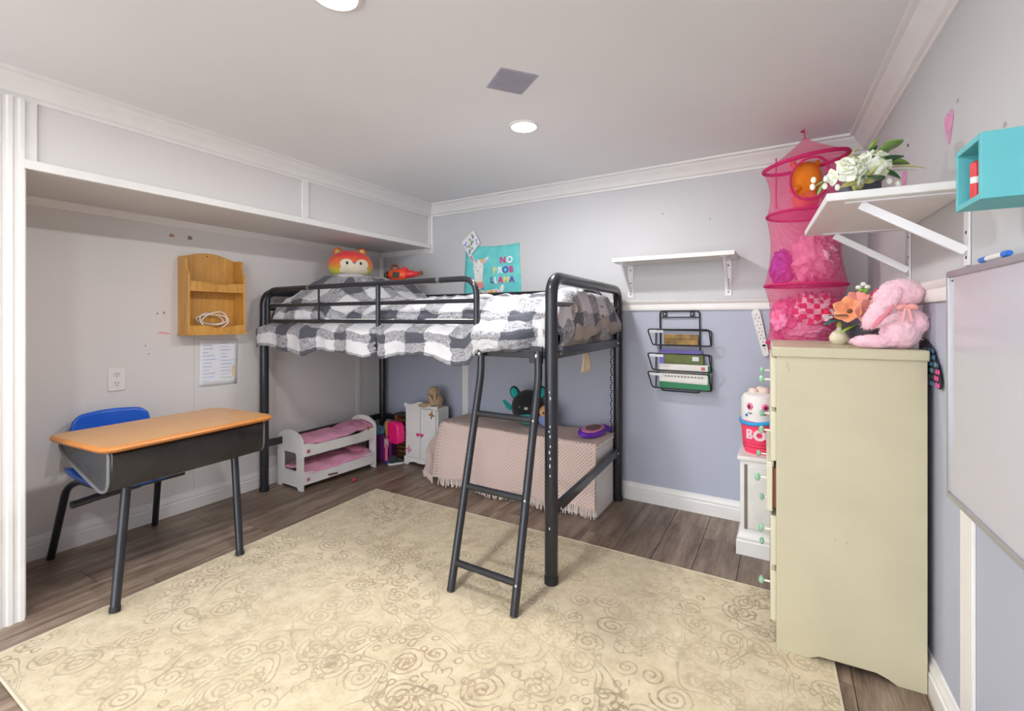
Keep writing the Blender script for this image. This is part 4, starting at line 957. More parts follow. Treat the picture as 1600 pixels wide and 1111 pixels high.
LB().ell((0,0,.045), (.055,.045,.047), seg=20, rings=12).build('body', mat('periwinkle_plush', '#8a94c8', .95), pu)
LB().ell((0,-.004,.095), (.05,.042,.045), seg=20, rings=12).build('head', mat('apricot_plush', '#d6a47c', .95), pu)
for sx_ in (-1,1): LB().ell((sx_*.022,-.044,.095), (.006,.004,.007), seg=8, rings=6).build('eye', mat('black_eye', '#0d0d10', .2), pu)
pc = thing('toy_purse', 'purple and pink oval plastic toy case on the end of the chest', 'toy', (-.985, 2.63, .462), math.radians(52))
pc.location = (-.975, 2.64, .428); pc.rotation_euler = (math.radians(14), 0, math.radians(76)); WM[pc.name] = Matrix.Translation((-.975, 2.64, .428)) @ RZ(math.radians(76)) @ RX(math.radians(14))
def ovl(a, b, z, n=28): return [(a*math.cos(2*PI*i/n), b*math.sin(2*PI*i/n)*(1-.15*math.cos(2*PI*i/n)), z) for i in range(n)]
LB().ext(ovl(.125,.055,0), (0,0,.026)).build('shell', mat('purple_plastic', '#6e2fb8', .35), pc, bevel=.008)
LB().ext(ovl(.105,.040,.026), (0,0,.008)).build('liner', mat('pink_plastic', '#e88ab4', .35), pc, bevel=.003)
LB().ext(ovl(.07,.028,.034), (0,0,.004)).build('window', mat('brown_toy_window', '#6a4438', .3, var=.5, nscale=50), pc, bevel=.001)
LB().tube(loopbend([(.10,-.03,.01),(.155,-.035,.012),(.155,.035,.012),(.10,.03,.01)], .03, 4)[3:-3], .008, 8).build('handle', mat('purple_plastic', '#6e2fb8', .35), pc)

# ------------------------------------------------------------------ back wall: shelf, wire rack, strap
sh = thing('wall_shelf', 'white wall shelf with two brackets on the back wall above the wire rack', 'shelf', bw(-.54, 1.23, .1))
q = [(-.858, yb(-.858)-.225), (-.214, yb(-.214)-.225), (-.214, yb(-.214)-.001), (-.858, yb(-.858)-.001)]
MB().quadbox(q, 1.424, 1.448).build('board', M_white, sh, bevel=.002)
def bracket(p, n, root, zt, drop, reach):          # p plan point on the wall, n plan direction into the room
    p = Vector((p[0], p[1], 0)); n = Vector((n[0], n[1], 0)).normalized(); s_ = Vector((-n.y, n.x, 0))
    up = Vector((0,0,1)); w = .034
    a = MB().ext([p+n*.001-s_*w/2+up*(zt-drop), p+n*.001+s_*w/2+up*(zt-drop), p+n*.001+s_*w/2+up*zt, p+n*.001-s_*w/2+up*zt], n*.004).build('bracket_upright', M_whmetal, root, bevel=.001)
    for zz in (zt-.03, zt-drop*.55, zt-drop+.02):
        MB().lathe([(0,.001),(.004,.001),(.0045,0)], p+n*.005+up*zz, 10, n.to_track_quat('Z','Y').to_matrix().to_4x4()).build('screw', mat('screw_steel', '#4a4a52', .4, .7), a)
    MB().ext([p+n*.004-s_*w/2+up*(zt-.004), p+n*.004+s_*w/2+up*(zt-.004), p+n*reach+s_*w/2+up*(zt-.004), p+n*reach-s_*w/2+up*(zt-.004)], up*.004).build('bracket_arm', M_whmetal, root, bevel=.001)
    MB().bar(p+n*.006+up*(zt-drop*.80), p+n*(reach*.86)+up*(zt-.008), .022, .010, s_).build('bracket_strut', M_whmetal, root, bevel=.001)
for x in (-.81, -.264): bracket((x, yb(x)), (-.03,-1), sh, 1.424, .197, .19)

M_wire = mat('black_wire', '#202126', .4, .4)
wr_ = thing('wire_rack', 'black wire wall file with three pockets hanging below the chair rail', 'wall file', bw(-.52, .68, .05))
def wp(x, off, z): return bw(x, z, off)
MB().tube(loopbend([wp(-.632,.012,1.145), wp(-.412,.012,1.145), wp(-.408,.012,.68), wp(-.626,.012,.68)], .02, 4), .0042, 8, closed=True).build('hanger_frame', M_wire, wr_)
MB().tube([wp(-.632,.012,1.108), wp(-.412,.012,1.108)], .0036, 8).build('cross_wire', M_wire, wr_)
for x in (-.605, -.452):
    t_ = MB().ext([wp(x-.012,.008,1.112), wp(x+.012,.008,1.112), wp(x+.012,.008,1.142), wp(x-.012,.008,1.142)], (0,-.003,0)).build('mount_tab', M_wire, wr_)
    MB().ell(wp(x,.012,1.127), (.006,.002,.006), seg=8, rings=5).build('screw', M_bolt, t_)
M_sheetm = mat('grey_pocket_floor', '#a7a8b8', .5, .3)
for k, (zt, zb2) in enumerate(((1.040,.948), (.902,.803), (.795,.700))):
    zt2 = zt-(0 if k == 0 else .0)
    front = loopbend([wp(-.685,.095,zt2), wp(-.352,.095,zt2), wp(-.345,.06,zb2), wp(-.664,.06,zb2)], .015, 3)
    MB().tube(front, .0038, 8, closed=True).build('pocket_front', M_wire, wr_)
    MB().tube(bend([wp(-.66,.06,zb2), wp(-.655,.015,zb2), wp(-.655,.013,zt2-.008), wp(-.35,.013,zt2-.008), wp(-.348,.015,zb2), wp(-.345,.06,zb2)], .012, 3), .0034, 8).build('pocket_back', M_wire, wr_)
    MB().ext([wp(-.658,.014,zb2), wp(-.347,.014,zb2), wp(-.345,.06,zb2), wp(-.662,.06,zb2)], (0,0,.002)).build('pocket_floor', M_sheetm, wr_)
    MB().ext([wp(-.672,.0975,zt2-.006), wp(-.595,.0975,zt2-.006), wp(-.595,.0975,zt2-.020), wp(-.672,.0975,zt2-.020)], (0,-.0015,0)).build('label_holder', mat('clear_label_strip', '#dcdce0', .2, alpha=.75), wr_)
def book(name, label, x0, x1, off, z0, z1, th, cover, page='#e8e4dc', cat='book'):
    r = thing(name, label, cat, wp((x0+x1)/2, off+th/2, z0), math.atan(-.03))
    lean = .0
    MB().ext([wp(x0,off,z0), wp(x1,off,z0), wp(x1,off+lean,z1), wp(x0,off+lean,z1)], (0,-th,0)).build('pages', mat('pages_'+page.strip('#'), page, .8), r)
    for o_ in (off-.0012, off+th):
        MB().ext([wp(x0-.002,o_,z0), wp(x1+.002,o_,z0), wp(x1+.002,o_,z1+.002), wp(x0-.002,o_,z1+.002)], (0,-.0015,0)).build('cover', cover, r, smooth=False)
    return r
book('paperback', 'yellow and brown book in the top pocket of the wire rack', -.602, -.418, .022, .952, 1.008, .02, mat('yellow_brown_cover', '#8a6a2c', .5, var=.6, nscale=22), '#e0a838')
book('folder', 'violet folder in the middle pocket of the wire rack', -.63, -.40, .020, .806, .918, .006, mat('violet_cover', '#7a6ac0', .5), '#c8b8e8', 'folder')
gb = book('workbook', 'olive green book in the middle pocket of the wire rack', -.60, -.39, .032, .806, .895, .016, mat('olive_cover', '#5e6a2c', .5, var=.3), '#c8cc70')
MB().ext([wp(-.445,.052,.862), wp(-.41,.052,.862), wp(-.41,.052,.886), wp(-.445,.052,.886)], (0,-.001,0)).build('barcode_label', mat('label_white', '#d4d6dc', .7), gb, smooth=False)
wb2 = book('board_book', 'large white and green book sticking out of the bottom pocket of the wire rack', -.625, -.352, .020, .703, .838, .03, mat('white_cover', '#ddd8d2', .4), '#efece6')
MB().ext([wp(-.627,.0535,.703), wp(-.350,.0535,.703), wp(-.350,.0535,.732), wp(-.627,.0535,.737)], (0,-.001,0)).build('green_band', mat('green_print', '#1f7a4c', .5), wb2, smooth=False)
MB().ext([wp(-.364,.0535,.73), wp(-.350,.0535,.73), wp(-.350,.0535,.84), wp(-.364,.0535,.84)], (0,-.001,0)).build('green_band', mat('green_print', '#1f7a4c', .5), wb2, smooth=False)
random.seed(2)
for i in range(12): MB().ext([wp(-.595+i*.018,.0535,.768), wp(-.588+i*.018+.006*random.random(),.0535,.768), wp(-.588+i*.018,.0535,.774), wp(-.595+i*.018,.0535,.774)], (0,-.001,0)).build('print_mark', mat('dark_print', '#5c5654', .7), wb2, smooth=False)
MB().ext([wp(-.398,.0535,.812), wp(-.378,.0535,.812), wp(-.378,.0535,.83), wp(-.398,.0535,.83)], (0,-.001,0)).build('red_mark', mat('red_print', '#d86a6a', .7), wb2, smooth=False)

st = thing('dotted_strap', 'white dotted strap hanging on the back wall beside the pink hanging organizer', 'strap', bw(-.11, .91, .01))
a, b = Vector((-.128, 1.128)), Vector((-.082, .915)); d = (b-a).normalized(); nrm = Vector((d.y, -d.x)) 
pts = []
for i in range(11): ang = PI*i/10; pts.append(a-d*.0+nrm*.022*math.cos(ang)*-1-d*.022*math.sin(ang))
for i in range(11): ang = PI*i/10; pts.append(b+nrm*.016*math.cos(ang)+d*.016*math.sin(ang))
MB().ext([bw(p.x, p.y, .006) for p in pts], (0,-.009,0)).build('strap_body', mat('white_strap', '#e6e4e0', .5), st, bevel=.003)
for i in range(11):
    for k in (-1, 0, 1):
        if (i+k) % 2: continue
        p = a.lerp(b, .03+.085*i)+nrm*.010*k*(1-.03*i); c = ['#3c3a3a','#6a8a6a','#7a5a5a'][(i+k) % 3]
        MB().ext([bw(p.x+.0028*math.cos(t__), p.y+.0034*math.sin(t__), .0155) for t__ in (0,1.05,2.1,3.14,4.2,5.2)], (0,-.0008,0)).build('dot', mat('dot_'+c.strip('#'), c, .7), st, smooth=False)
MB().ext([bw(p[0],p[1],.0155) for p in ((-.097,.953),(-.084,.953),(-.083,.964),(-.096,.964))], (0,-.001,0)).build('snap', M_dark, st, smooth=False)

# ------------------------------------------------------------------ low white cabinet and cup plush in the corner
cb = thing('low_cabinet', 'low white boxed cabinet with panel door and baseboard in the corner', 'cabinet', (.04, 2.64, 0))
MB().quadbox([(-.178,2.455),(.30,2.455),(.30,yb(.3)-.002),(-.178,yb(-.178)-.002)], 0, .44).build('body', M_white, cb, bevel=.002)
MB().quadbox([(-.190,2.443),(.305,2.443),(.305,yb(.3)-.002),(-.190,yb(-.19)-.002)], .44, .458).build('top', M_white, cb, bevel=.003)
cabm = MB(); cabm.sweep([(-.178, yb(-.178)-.002), (-.178, 2.455), (.30, 2.455)], BASE, -1); cabm.build('baseboard', M_trim, cb)
MB().box((-.145,2.447,.125), (.26,2.456,.415)).build('door', mat('off_white_door', '#e2dfda', .5), cb, bevel=.002)
for a_ in ((-.16,2.449,.12,-.148,2.456,.42),): MB().box(a_[:3], a_[3:]).build('door_gap_shade', mat('shadow_gap_brown', '#7d7268', .8), cb)  # raised brown strip, the shade of a door gap put into its colour
cp = thing('cup_plush', 'plush drink cup with pink sleeve and smiling face on the low cabinet', 'plush toy', (-.098, 2.575, .459), math.radians(-6))
def cup_ring(r, z): return (r, z)
LB().lathe([(.0,.0),(.066,.0),(.072,.02),(.080,.11),(.084,.17),(.083,.255),(.074,.275),(.05,.285),(0,.287)], seg=32).build('cup', mat('white_plush_cup', '#ebe6e2', .95, bump=.3), cp)
LB().lathe([(.067,-.001),(.0745,.02),(.0835,.125),(.0855,.155),(.083,.155)], seg=32).build('sleeve', mat('coral_pink_plush', '#ff4a6c', .9), cp)
def wavy(z0, amp, r):
    return [(r*math.cos(a), r*math.sin(a), z0+amp*math.sin(a*1+.6)) for a in [2*PI*i/40 for i in range(40)]]
LB().tube(wavy(.158,.016,.084), .010, 8, closed=True).build('blue_band', mat('blue_plush', '#3c9fd8', .9), cp)
for x, y, z, r in ((-.03,-.01,.29,.022),(.018,-.01,.293,.026),(0,.02,.295,.024)): LB().ell((x,y,z), (r,r,r*.75), seg=12, rings=8).build('whipped_top', mat('cream_plush_tuft', '#e8d6c6', .95), cp)
def cyl(a, z, r=.0845): return Vector((r*math.sin(a), -r*math.cos(a), z))
for a in (-.42, .38):
    e = LB().ell(cyl(a,.225,.081), (.016,.009,.018), RZ(a), seg=14, rings=8).build('eye', mat('pink_eye', '#e87aa8', .5), cp)
    LB().ell(cyl(a,.225,.0875), (.008,.005,.010), RZ(a), seg=12, rings=8).build('pupil', mat('dark_red_pupil', '#7a1a3e', .3), e)
for a in (-.40, .36): LB().tube([cyl(a-.10,.196,.0845), cyl(a,.190,.0855), cyl(a+.10,.195,.0845)], .0022, 6).build('smile', M_dark, cp)
for a, z, c in ((-.62,.182,'#3a6ab0'),(.95,.232,'#3a8ad0'),(1.05,.21,'#e8c23a'),(.98,.12,'#2a2a70')): LB().ell(cyl(a,z,.083), .0075, seg=10, rings=6).build('sprinkle', mat('sprinkle_'+c.strip('#'), c, .6), cp)
Mc = WM[cp.name]
for chx, a in (('B',-.40),('O',.10),('O',.62)):
    z0 = .072
    letter(chx, 0, 0, .062, '#f6d3dc', cp, 'bubble_letter', pos=Mc @ Matrix.Translation(cyl(a, z0, .0868)) @ RZ(a) @ RX(PI/2), bold=.004, nm='bubble_letter')
for zz in (.045,.03): LB().lathe([(.0762+.0006,zz),(.0772+.0012,zz+.003)], seg=32).build('sleeve_seam', mat('dark_pink_seam', '#c93a58', .9), cp)

# ------------------------------------------------------------------ dresser
dr = thing('tall_dresser', 'tall cream painted dresser with small green knobs against the right wall', 'dresser', (.160, 2.076, 0), math.radians(1.7))
M_cr = mat('cream_furniture_paint', '#c6bd9f', .42, var=.05, nscale=5); M_cr2 = mat('cream_drawer_paint', '#d6d0b6', .42, var=.03)
X0, X1, Y0, Y1 = -.190, .196, -.282, .282
ZT = 1.007
for y in (Y0, Y1-.018):
    side = [(X0,0),(X0+.07,0),(X0+.10,.012),(X0+.12,.022),(X1-.12,.022),(X1-.09,.012),(X1-.07,0),(X1,0),(X1,ZT-.03),(X0,ZT-.03)]
    LB().ext([(a, y, z) for a, z in side], (0,.018,0)).build('side_panel', M_cr, dr, bevel=.0012)
LB().box((X0-.012,Y0-.010,ZT-.032), (X1+.004,Y1+.010,ZT)).build('top_board', M_cr, dr, bevel=.004)
LB().box((X1-.008,Y0+.018,.03), (X1,Y1-.018,ZT-.032)).build('back_panel', mat('raw_back_board', '#8a6a4c', .8), dr)
LB().box((X0+.005,Y0+.018,.03), (X0+.02,Y1-.018,.072)).build('skirt', M_cr, dr)
M_kn = mat('green_glass_knob', '#8fc4a4', .15, var=.2, nscale=60, coat=.5); M_ks = mat('white_knob_stem', '#e4e2d8', .3)
zc = [.885,.705,.535,.355,.17]
for i, z in enumerate(zc):
    pull = .012 if i == 2 else 0
    h = .083
    d = LB().box((X0-.016-pull,Y0+.022,z-h), (X0+.002-pull,Y1-.022,z+h)).build('drawer_front', M_cr2, dr, bevel=.003)
    LB().box((X0+.002-pull,Y0+.03,z-h+.012), (X1-.03-pull,Y0+.04,z+h-.02)).build('drawer_side', mat('brown_drawer_side', '#8a4a30', .6), d)
    for y in (Y0+.115, Y1-.115):
        k = LB().lathe([(.0035,0),(.0035,.022),(.006,.024)], (X0-.016-pull,y,z), 10, RY(-PI/2)).build('knob_stem', M_ks, d)
        LB().lathe([(.005,.020),(.013,.024),(.0145,.029),(.012,.034),(.005,.037),(0,.037)], (X0-.016-pull,y,z), 12, RY(-PI/2)).build('knob', M_kn, d)
for (x_, z_, l_) in ((-.16,.94,.018),(-.155,.928,.014),(-.03,.40,.006),(.0,.398,.006)):
    LB().bar((x_,Y0-.0004,z_), (x_+.003,Y0-.0004,z_+l_), .0012, .0012).build('scratch', mat('grey_scratch', '#8a8676', .8), dr)

# pink hanging mesh organizer
TX, TY, TR = .085, 2.585, .170
M_mesh = NT('hot_pink_mesh_net'); M_mesh.b.inputs['Base Color'].default_value = lin('#fb3f8c'); M_mesh.b.inputs['Roughness'].default_value = .7; M_mesh.b.inputs['Alpha'].default_value = .50
v = M_mesh.coord('UV'); sx = M_mesh.n('ShaderNodeSeparateXYZ'); M_mesh.l(v, sx.inputs[0])
def strp(sk): return M_mesh.math('LESS_THAN', M_mesh.math('FRACT', M_mesh.math('DIVIDE', sk, .0045)), .40)
M_mesh.l(M_mesh.math('ADD', .22, M_mesh.math('MULTIPLY', M_mesh.math('MAXIMUM', strp(sx.outputs[0]), strp(sx.outputs[1])), .24)), M_mesh.b.inputs['Alpha'])
M_mesh = M_mesh.m
M_band = mat('deep_pink_band', '#d01a66', .7)
ho = thing('hanging_organizer', 'hot pink mesh hanging toy organizer tied to the ceiling corner', 'hanging organizer', (TX, TY, .68))
def tilt(a): return .026*math.cos(a-math.radians(30))
zs = [(1.825, TR), (1.585, TR*.92), (1.255, TR*.98), (.985, TR*.93)]
def tier(z1, r1, z0, r0, nm='mesh_wall', hole=True):
    def f(u, v):
        a = 2*PI*u; z = z0+(z1-z0)*v; w = 1-.13*math.sin(PI*v)+.006*math.sin(a*9)*math.sin(PI*v); r = (r0+(r1-r0)*v)*w
        return (TX+r*math.cos(a), TY+r*math.sin(a), z+(tilt(a) if z1 > 1.8 else 0)*v)
    mb = MB(); nu, nv = 48, 14; mb.grid(f, nu, nv, lambda u, v: (u*2*PI*TR, v*(z1-z0)))
    if hole:   # oval opening facing the room
        keepf, keepu = [], []
        for fc, uvq in zip(mb.f, mb.uv):
            c = sum((mb.v[i] for i in fc), Vector())/4; a = math.atan2(c.y-TY, c.x-TX); da = (a-math.radians(-84)+PI) % (2*PI)-PI; vv = (c.z-z0)/(z1-z0)
            if (da/.50)**2+((vv-.55)/.36)**2 > 1: keepf.append(fc); keepu.append(uvq)
        mb.f, mb.uv = keepf, keepu; mb.mi = [0]*len(keepf)
        pts = []
        for i in range(32):
            an = 2*PI*i/32; u = (math.radians(-84)+.53*math.cos(an))/(2*PI); pts.append(Vector(f(u, .55+.385*math.sin(an)))+Vector((0,-.002,0)))
        MB().tube(pts, .0055, 6, closed=True).build('opening_rim', M_band, ho)
    mb.build(nm, M_mesh, ho, angle=180)
for i in range(3): tier(zs[i][0], zs[i][1], zs[i+1][0], zs[i+1][1], hole=(i < 1))
tier(.985, TR*.93, .70, TR*.90, hole=False)
for i, (z, r) in enumerate(zs+[(.70, TR*.9)]):
    MB().tube([(TX+r*math.cos(2*PI*k/40), TY+r*math.sin(2*PI*k/40), z+(tilt(2*PI*k/40) if i == 0 else 0)) for k in range(40)], .009 if i == 0 else .006, 8, closed=True).build('hoop', M_band, ho)
    if i > 0: MB().lathe([(0,0),(r*.98,0),(r*.98,.003)], (TX,TY,z), 32).build('mesh_floor', M_mesh, ho)
def cone(u, v): 
    a = 2*PI*u; r = TR*(1-v)**1.25*.99+.008; return (TX+r*math.cos(a), TY+r*math.sin(a), 1.825+tilt(a)*(1-v)+.115*v)
MB().grid(cone, 32, 8, lambda u, v: (u*1.0, v*.2)).build('mesh_roof', M_mesh, ho, angle=180)
MB().tube([(TX,TY,1.935), (TX-.002,TY,ZC)], .0025, 6).build('cord', M_band, ho)
MB().ext([(TX,TY,1.965),(TX-.020,TY+.002,1.975),(TX,TY,ZC-.002)], (0,.003,0)).build('pennant', mat('dark_red_pennant', '#a01038', .7), ho)
MB().bar((TX-.115,TY-.125,1.83), (TX-.115,TY-.12,1.60), .006, .002).build('seam', M_band, ho)
# contents
op = thing('orange_plush', 'orange plush standing in the top tier of the pink organizer', 'plush toy', (TX+.0, TY-.055, 1.592), math.radians(20))
M_op = mat('orange_plush_fur', '#f5851e', .95, bump=.3); 
mb = LB()
for c, r, rot in (((0,0,.05),(.055,.05,.055),None), ((.0,-.01,.145),(.062,.052,.075),None), ((-.055,-.01,.212),(.014,.012,.028),RY(-.2)), ((.045,-.01,.205),(.014,.012,.024),RY(.3)), ((-.06,-.04,.09),(.030,.016,.015),RY(-.3))): mb.ell(c, r, rot)
fuse(mb.build('body', M_op, op), .006)
LB().ell((.0,-.045,.045), (.04,.02,.035), seg=14, rings=8).build('belly', mat('coral_belly', '#f06a48', .95), op)
def crumple(name, label, c, r, m, seed, cat='clothing', parent=None):
    random.seed(seed); mb = MB(); n = 40
    def f(u, v):
        a = 2*PI*u; ph = -PI/2+PI*v; d = Vector((math.cos(ph)*math.cos(a), math.cos(ph)*math.sin(a), math.sin(ph)))
        k = .95+.22*fbm(d.x*1.6+seed, d.y*1.6, d.z*1.6)+.30*(1-abs(fbm(d.x*2.6+seed, d.y*2.6, d.z*2.6)))**4-.10*abs(fbm(d.x*7, d.y*7+seed, d.z*7)); 
        return (c[0]+r[0]*d.x*k, c[1]+r[1]*d.y*k, c[2]+r[2]*d.z*k)
    mb.grid(f, 72, 44, lambda u, v: (u*.6, v*.3)); return mb.build(name, m, parent, angle=180, tag=(label, cat) if label else None)
M_pk = mat('pale_pink_tulle', '#f2a3bd', .9, var=.2, nscale=30)
crumple('doll_dress', 'pale pink ruffled doll dress in the middle tier of the organizer', (TX+.030, TY-.035, 1.375), (.092,.090,.100), M_pk, 3)
crumple('doll_dress', 'purple doll dress in the middle tier of the organizer', (TX-.090, TY-.015, 1.340), (.048,.070,.070), mat('purple_satin', '#8a3ab0', .5, var=.3, nscale=20), 8)
M_rc = check_mat('red_white_check', '#f4d4da', '#ec3a5c', '#e8244c', .022)
tt = NT('red_and_white_checker'); uv = tt.coord('UV'); ck = tt.n('ShaderNodeTexChecker'); tt.l(uv, ck.inputs[0]); ck.inputs['Scale'].default_value = 36; ck.inputs[1].default_value = lin('#f6dade'); ck.inputs[2].default_value = lin('#e02a50'); tt.l(ck.outputs[0], tt.b.inputs['Base Color']); tt.b.inputs['Roughness'].default_value = .9
crumple('checked_cloth', 'red and white checkered cloth in the lower tier of the organizer', (TX+.035, TY-.03, 1.130), (.095,.092,.082), tt.m, 5)
crumple('doll_dress', 'pink satin doll dress at the left of the lower tier of the organizer', (TX-.078, TY-.03, 1.09), (.058,.080,.090), mat('pink_satin', '#f27aa2', .5, var=.3, nscale=18), 11)
crumple('lace_bundle', 'pale lace bundle at the bottom of the lower tier of the organizer', (TX+.005, TY-.06, 1.035), (.085,.075,.045), mat('pink_lace', '#eab0c4', .9, var=.3, nscale=60), 14, 'cloth')

# ------------------------------------------------------------------ on the dresser
DT = ZT+.001
M_fur = mat('pale_pink_plush_fur', '#f3c4d0', .98, var=.10, nscale=60, bump=.5, bscale=180, sheen=.5)
pb = thing('pink_bunny', 'fluffy pink plush bunny with satin bow on the dresser top', 'plush toy', (.288, 1.868, DT), math.radians(-4))
PB = [((.025,0,.050),(.052,.050,.052),None), ((.03,0,.098),(.042,.042,.048),None), ((.025,0,.170),(.058,.048,.045),None), ((-.018,0,.158),(.026,.028,.024),None),
      ((-.045,-.028,.020),(.060,.022,.021),None), ((-.035,.030,.020),(.060,.022,.021),None), ((-.025,-.040,.085),(.050,.016,.017),RY(-.45)), ((-.025,.040,.085),(.050,.016,.017),RY(-.45)), ((.072,-.01,.085),(.018,.022,.032),RY(-.3))]
bunny('body', pb, M_fur, PB, .005, .010, .010)
for sy in (-1, 1): fuse(LB().ell((-.022,sy*.048,.128), (.026,.013,.074), RY(.62), seg=16, rings=12).build('ear', M_fur, pb), .004, .008, .010, 2)
LB().ell((-.022,-.056,.100), (.008,.004,.045), RY(.62), seg=12, rings=10).build('inner_ear', mat('pink_inner_ear', '#e88a9a', .9), pb)
bow = mat('satin_pink_bow', '#eaa09c', .25)
for sx_ in (-1, 1): 
    LB().ell((.035+sx_*.014,-.048,.128), (.015,.006,.009), RY(sx_*.3), seg=12, rings=8).build('bow_loop', bow, pb)
    LB().bar((.035+sx_*.003,-.050,.125), (.035+sx_*.012,-.050,.082), .007, .002, (0,1,0)).build('bow_tail', bow, pb)
LB().ell((.035,-.051,.128), (.005,.004,.006), seg=8, rings=6).build('bow_knot', bow, pb)
# fur strands
random.seed(12); mb = LB()
for c, r, rot in PB+[((-.022,sy*.048,.128),(.026,.013,.074),RY(.62)) for sy in (-1,1)]:
    c = Vector(c); M = rot.to_3x3() if rot else Matrix.Identity(3)
    for _ in range(330):
        d = Vector((random.gauss(0,1), random.gauss(0,1), random.gauss(0,1))).normalized()
        p = c+M@Vector((d.x*r[0], d.y*r[1], d.z*r[2])); nn = (M@Vector((d.x/r[0], d.y/r[1], d.z/r[2]))).normalized()
        if p.z < .004: continue
        tn = nn.orthogonal().normalized()*.0007; e = p+nn*.0065+Vector((random.gauss(0,.0022), random.gauss(0,.0022), -.0015)); e.z = max(e.z, .001)
        mb.add([p-nn*.002+tn, p-nn*.002-tn, e], [(0,1,2)])
stuff(mb.build('fur', M_fur, pb, smooth=False))

M_pot = mat('charcoal_pot', '#55545c', .55); M_leafd = mat('dark_green_leaf', '#2e5a34', .5, var=.25, nscale=40); M_leaft = mat('teal_green_leaf', '#2f6a64', .55, var=.2); M_leafl = mat('light_green_leaf', '#9fbf4c', .5, var=.2)
def leaf(mb, p, d, l, w, up=(0,0,1), curl=.25):
    p = Vector(p); d = Vector(d).normalized(); s_ = d.cross(Vector(up)); s_ = s_.normalized() if s_.length > .01 else Vector((1,0,0)); n_ = s_.cross(d)
    vs = []; fs = []; K = 6
    for i in range(K+1):
        t_ = i/K; wd = w*math.sin(PI*min(.999, t_*.92+.06))**.8; c = p+d*l*t_-n_*curl*l*t_*t_
        vs += [c-s_*wd+n_*.15*wd, c, c+s_*wd+n_*.15*wd]
        if i: b = (i-1)*3; fs += [(b,b+1,b+4,b+3),(b+1,b+2,b+5,b+4)]
    return mb.add(vs, fs)
def petalflower(root, name, c, d, R, npet, m, mc, w=.5, cup=.35):
    d = Vector(d).normalized(); u = d.orthogonal().normalized(); v_ = d.cross(u); c = Vector(c)
    ctr = LB().ell(c+d*.004, (R*.16,)*3, seg=10, rings=6).build(name+'_centre', mc, root)
    for k in range(npet):
        a = 2*PI*k/npet+c.x*50; o = u*math.cos(a)+v_*math.sin(a)
        mb = LB(); leaf(mb, c, (o+d*cup), R, R*w, up=d, curl=-.15 if cup < .6 else .5); mb.build('petal', m, ctr, solid=.001, angle=180)
pf = thing('coral_flower_pot', 'charcoal pot of coral pink artificial lilies behind the pink bunny', 'flower pot', (.252, 2.12, DT))
LB().lathe([(0,0),(.036,0),(.048,.062),(.050,.068),(.046,.068),(.043,.055),(0,.055)], seg=24).build('pot', M_pot, pf)
M_cor = mat('coral_petal', '#f79a6e', .6, var=.22, nscale=45); M_hotp = mat('hot_pink_petal', '#e8506e', .6, var=.3, nscale=40); M_peach = mat('peach_pink_petal', '#f79a8e', .6, var=.2)
M_sta = mat('dark_stamen', '#6a4a2c', .7); M_ylw = mat('yellow_green_centre', '#c6c25a', .6)
for c, d, R, m in (((-.045,-.045,.118),(-.4,-1,.25),.058,M_cor), ((.005,-.060,.112),(.1,-1,.15),.058,M_peach), ((.045,-.04,.112),(.5,-1,.2),.050,M_cor), ((.040,-.02,.152),(.3,-.8,.6),.048,M_hotp), ((-.02,-.02,.150),(-.2,-.7,.7),.046,M_peach)):
    petalflower(pf, 'lily', c, d, R, 6, m, M_sta, .46, .50)
for p, d, l, w, m in (((-.05,-.02,.085),(-1,-.5,.05),.085,.034,M_leaft), ((-.05,-.03,.095),(-1,-.6,.4),.07,.03,M_leaft), ((-.02,-.03,.07),(-.9,-.9,-.15),.085,.010,M_leafl), ((-.04,0,.12),(-.8,-.2,.9),.045,.012,mat('pale_bud', '#dfe8b8', .6)), ((.0,0,.12),(0,-.1,1),.07,.010,M_leafd), ((.02,0,.12),(.4,0,1),.06,.007,M_leafl)):
    mb = LB(); leaf(mb, p, d, l, w); mb.build('leaf', m, pf, solid=.001, angle=180)
for i, (x, z) in enumerate(((-.018,.185),(-.004,.196),(.008,.186),(-.01,.175),(.003,.172))): LB().ell((x,-.02,z+.02), (.009,.007,.008), seg=8, rings=6).build('blossom', mat(['white_blossom','green_bud'][i > 2], ['#eef0e4','#7fae3e'][i > 2], .6), pf)
gl = thing('garlic_bulb', 'small cream bulb shaped ornament standing beside the coral flower pot', 'ornament', (.175, 2.085, DT))
LB().lathe([(0,0),(.020,0),(.030,.012),(.031,.026),(.022,.042),(.010,.052),(.007,.062),(0,.062)], seg=14).build('bulb', mat('cream_bulb', '#e2d8bc', .6, var=.1, nscale=40), gl)
LB().lathe([(.007,.058),(.010,.068),(.006,.080),(0,.081)], seg=10).build('stem_tip', mat('yellow_green_tip', '#b0b254', .6), gl)

# ------------------------------------------------------------------ right wall: shelf, flowers, cube, board, wing
rs = thing('corner_wall_shelf', 'white wall shelf with two brackets on the right wall holding white flowers', 'shelf', (.24, 1.80, 1.24))
MB().quadbox([(.098,1.49),(xr(1.50)-.001,1.50),(xr(2.125)-.001,2.125),(.068,2.085)], 1.409, 1.430).build('board', M_white, rs, bevel=.003)
for y in (1.547, 2.075): bracket((xr(y), y), (-1,-.03), rs, 1.409, .18, .25)
wf = thing('white_flower_arrangement', 'white hydrangea and eucalyptus artificial flowers in a dark tray on the white shelf', 'flower arrangement', (.170, 1.638, 1.431), math.radians(28))
LB().ext([(p.x,p.y,0) for p in loopbend([(-.03,-.035,0),(.062,-.035,0),(.062,.035,0),(-.03,.035,0)], .02, 4)], (0,0,.050)).build('tray', mat('dark_slate_tray', '#4c4a58', .5), wf, bevel=.003)
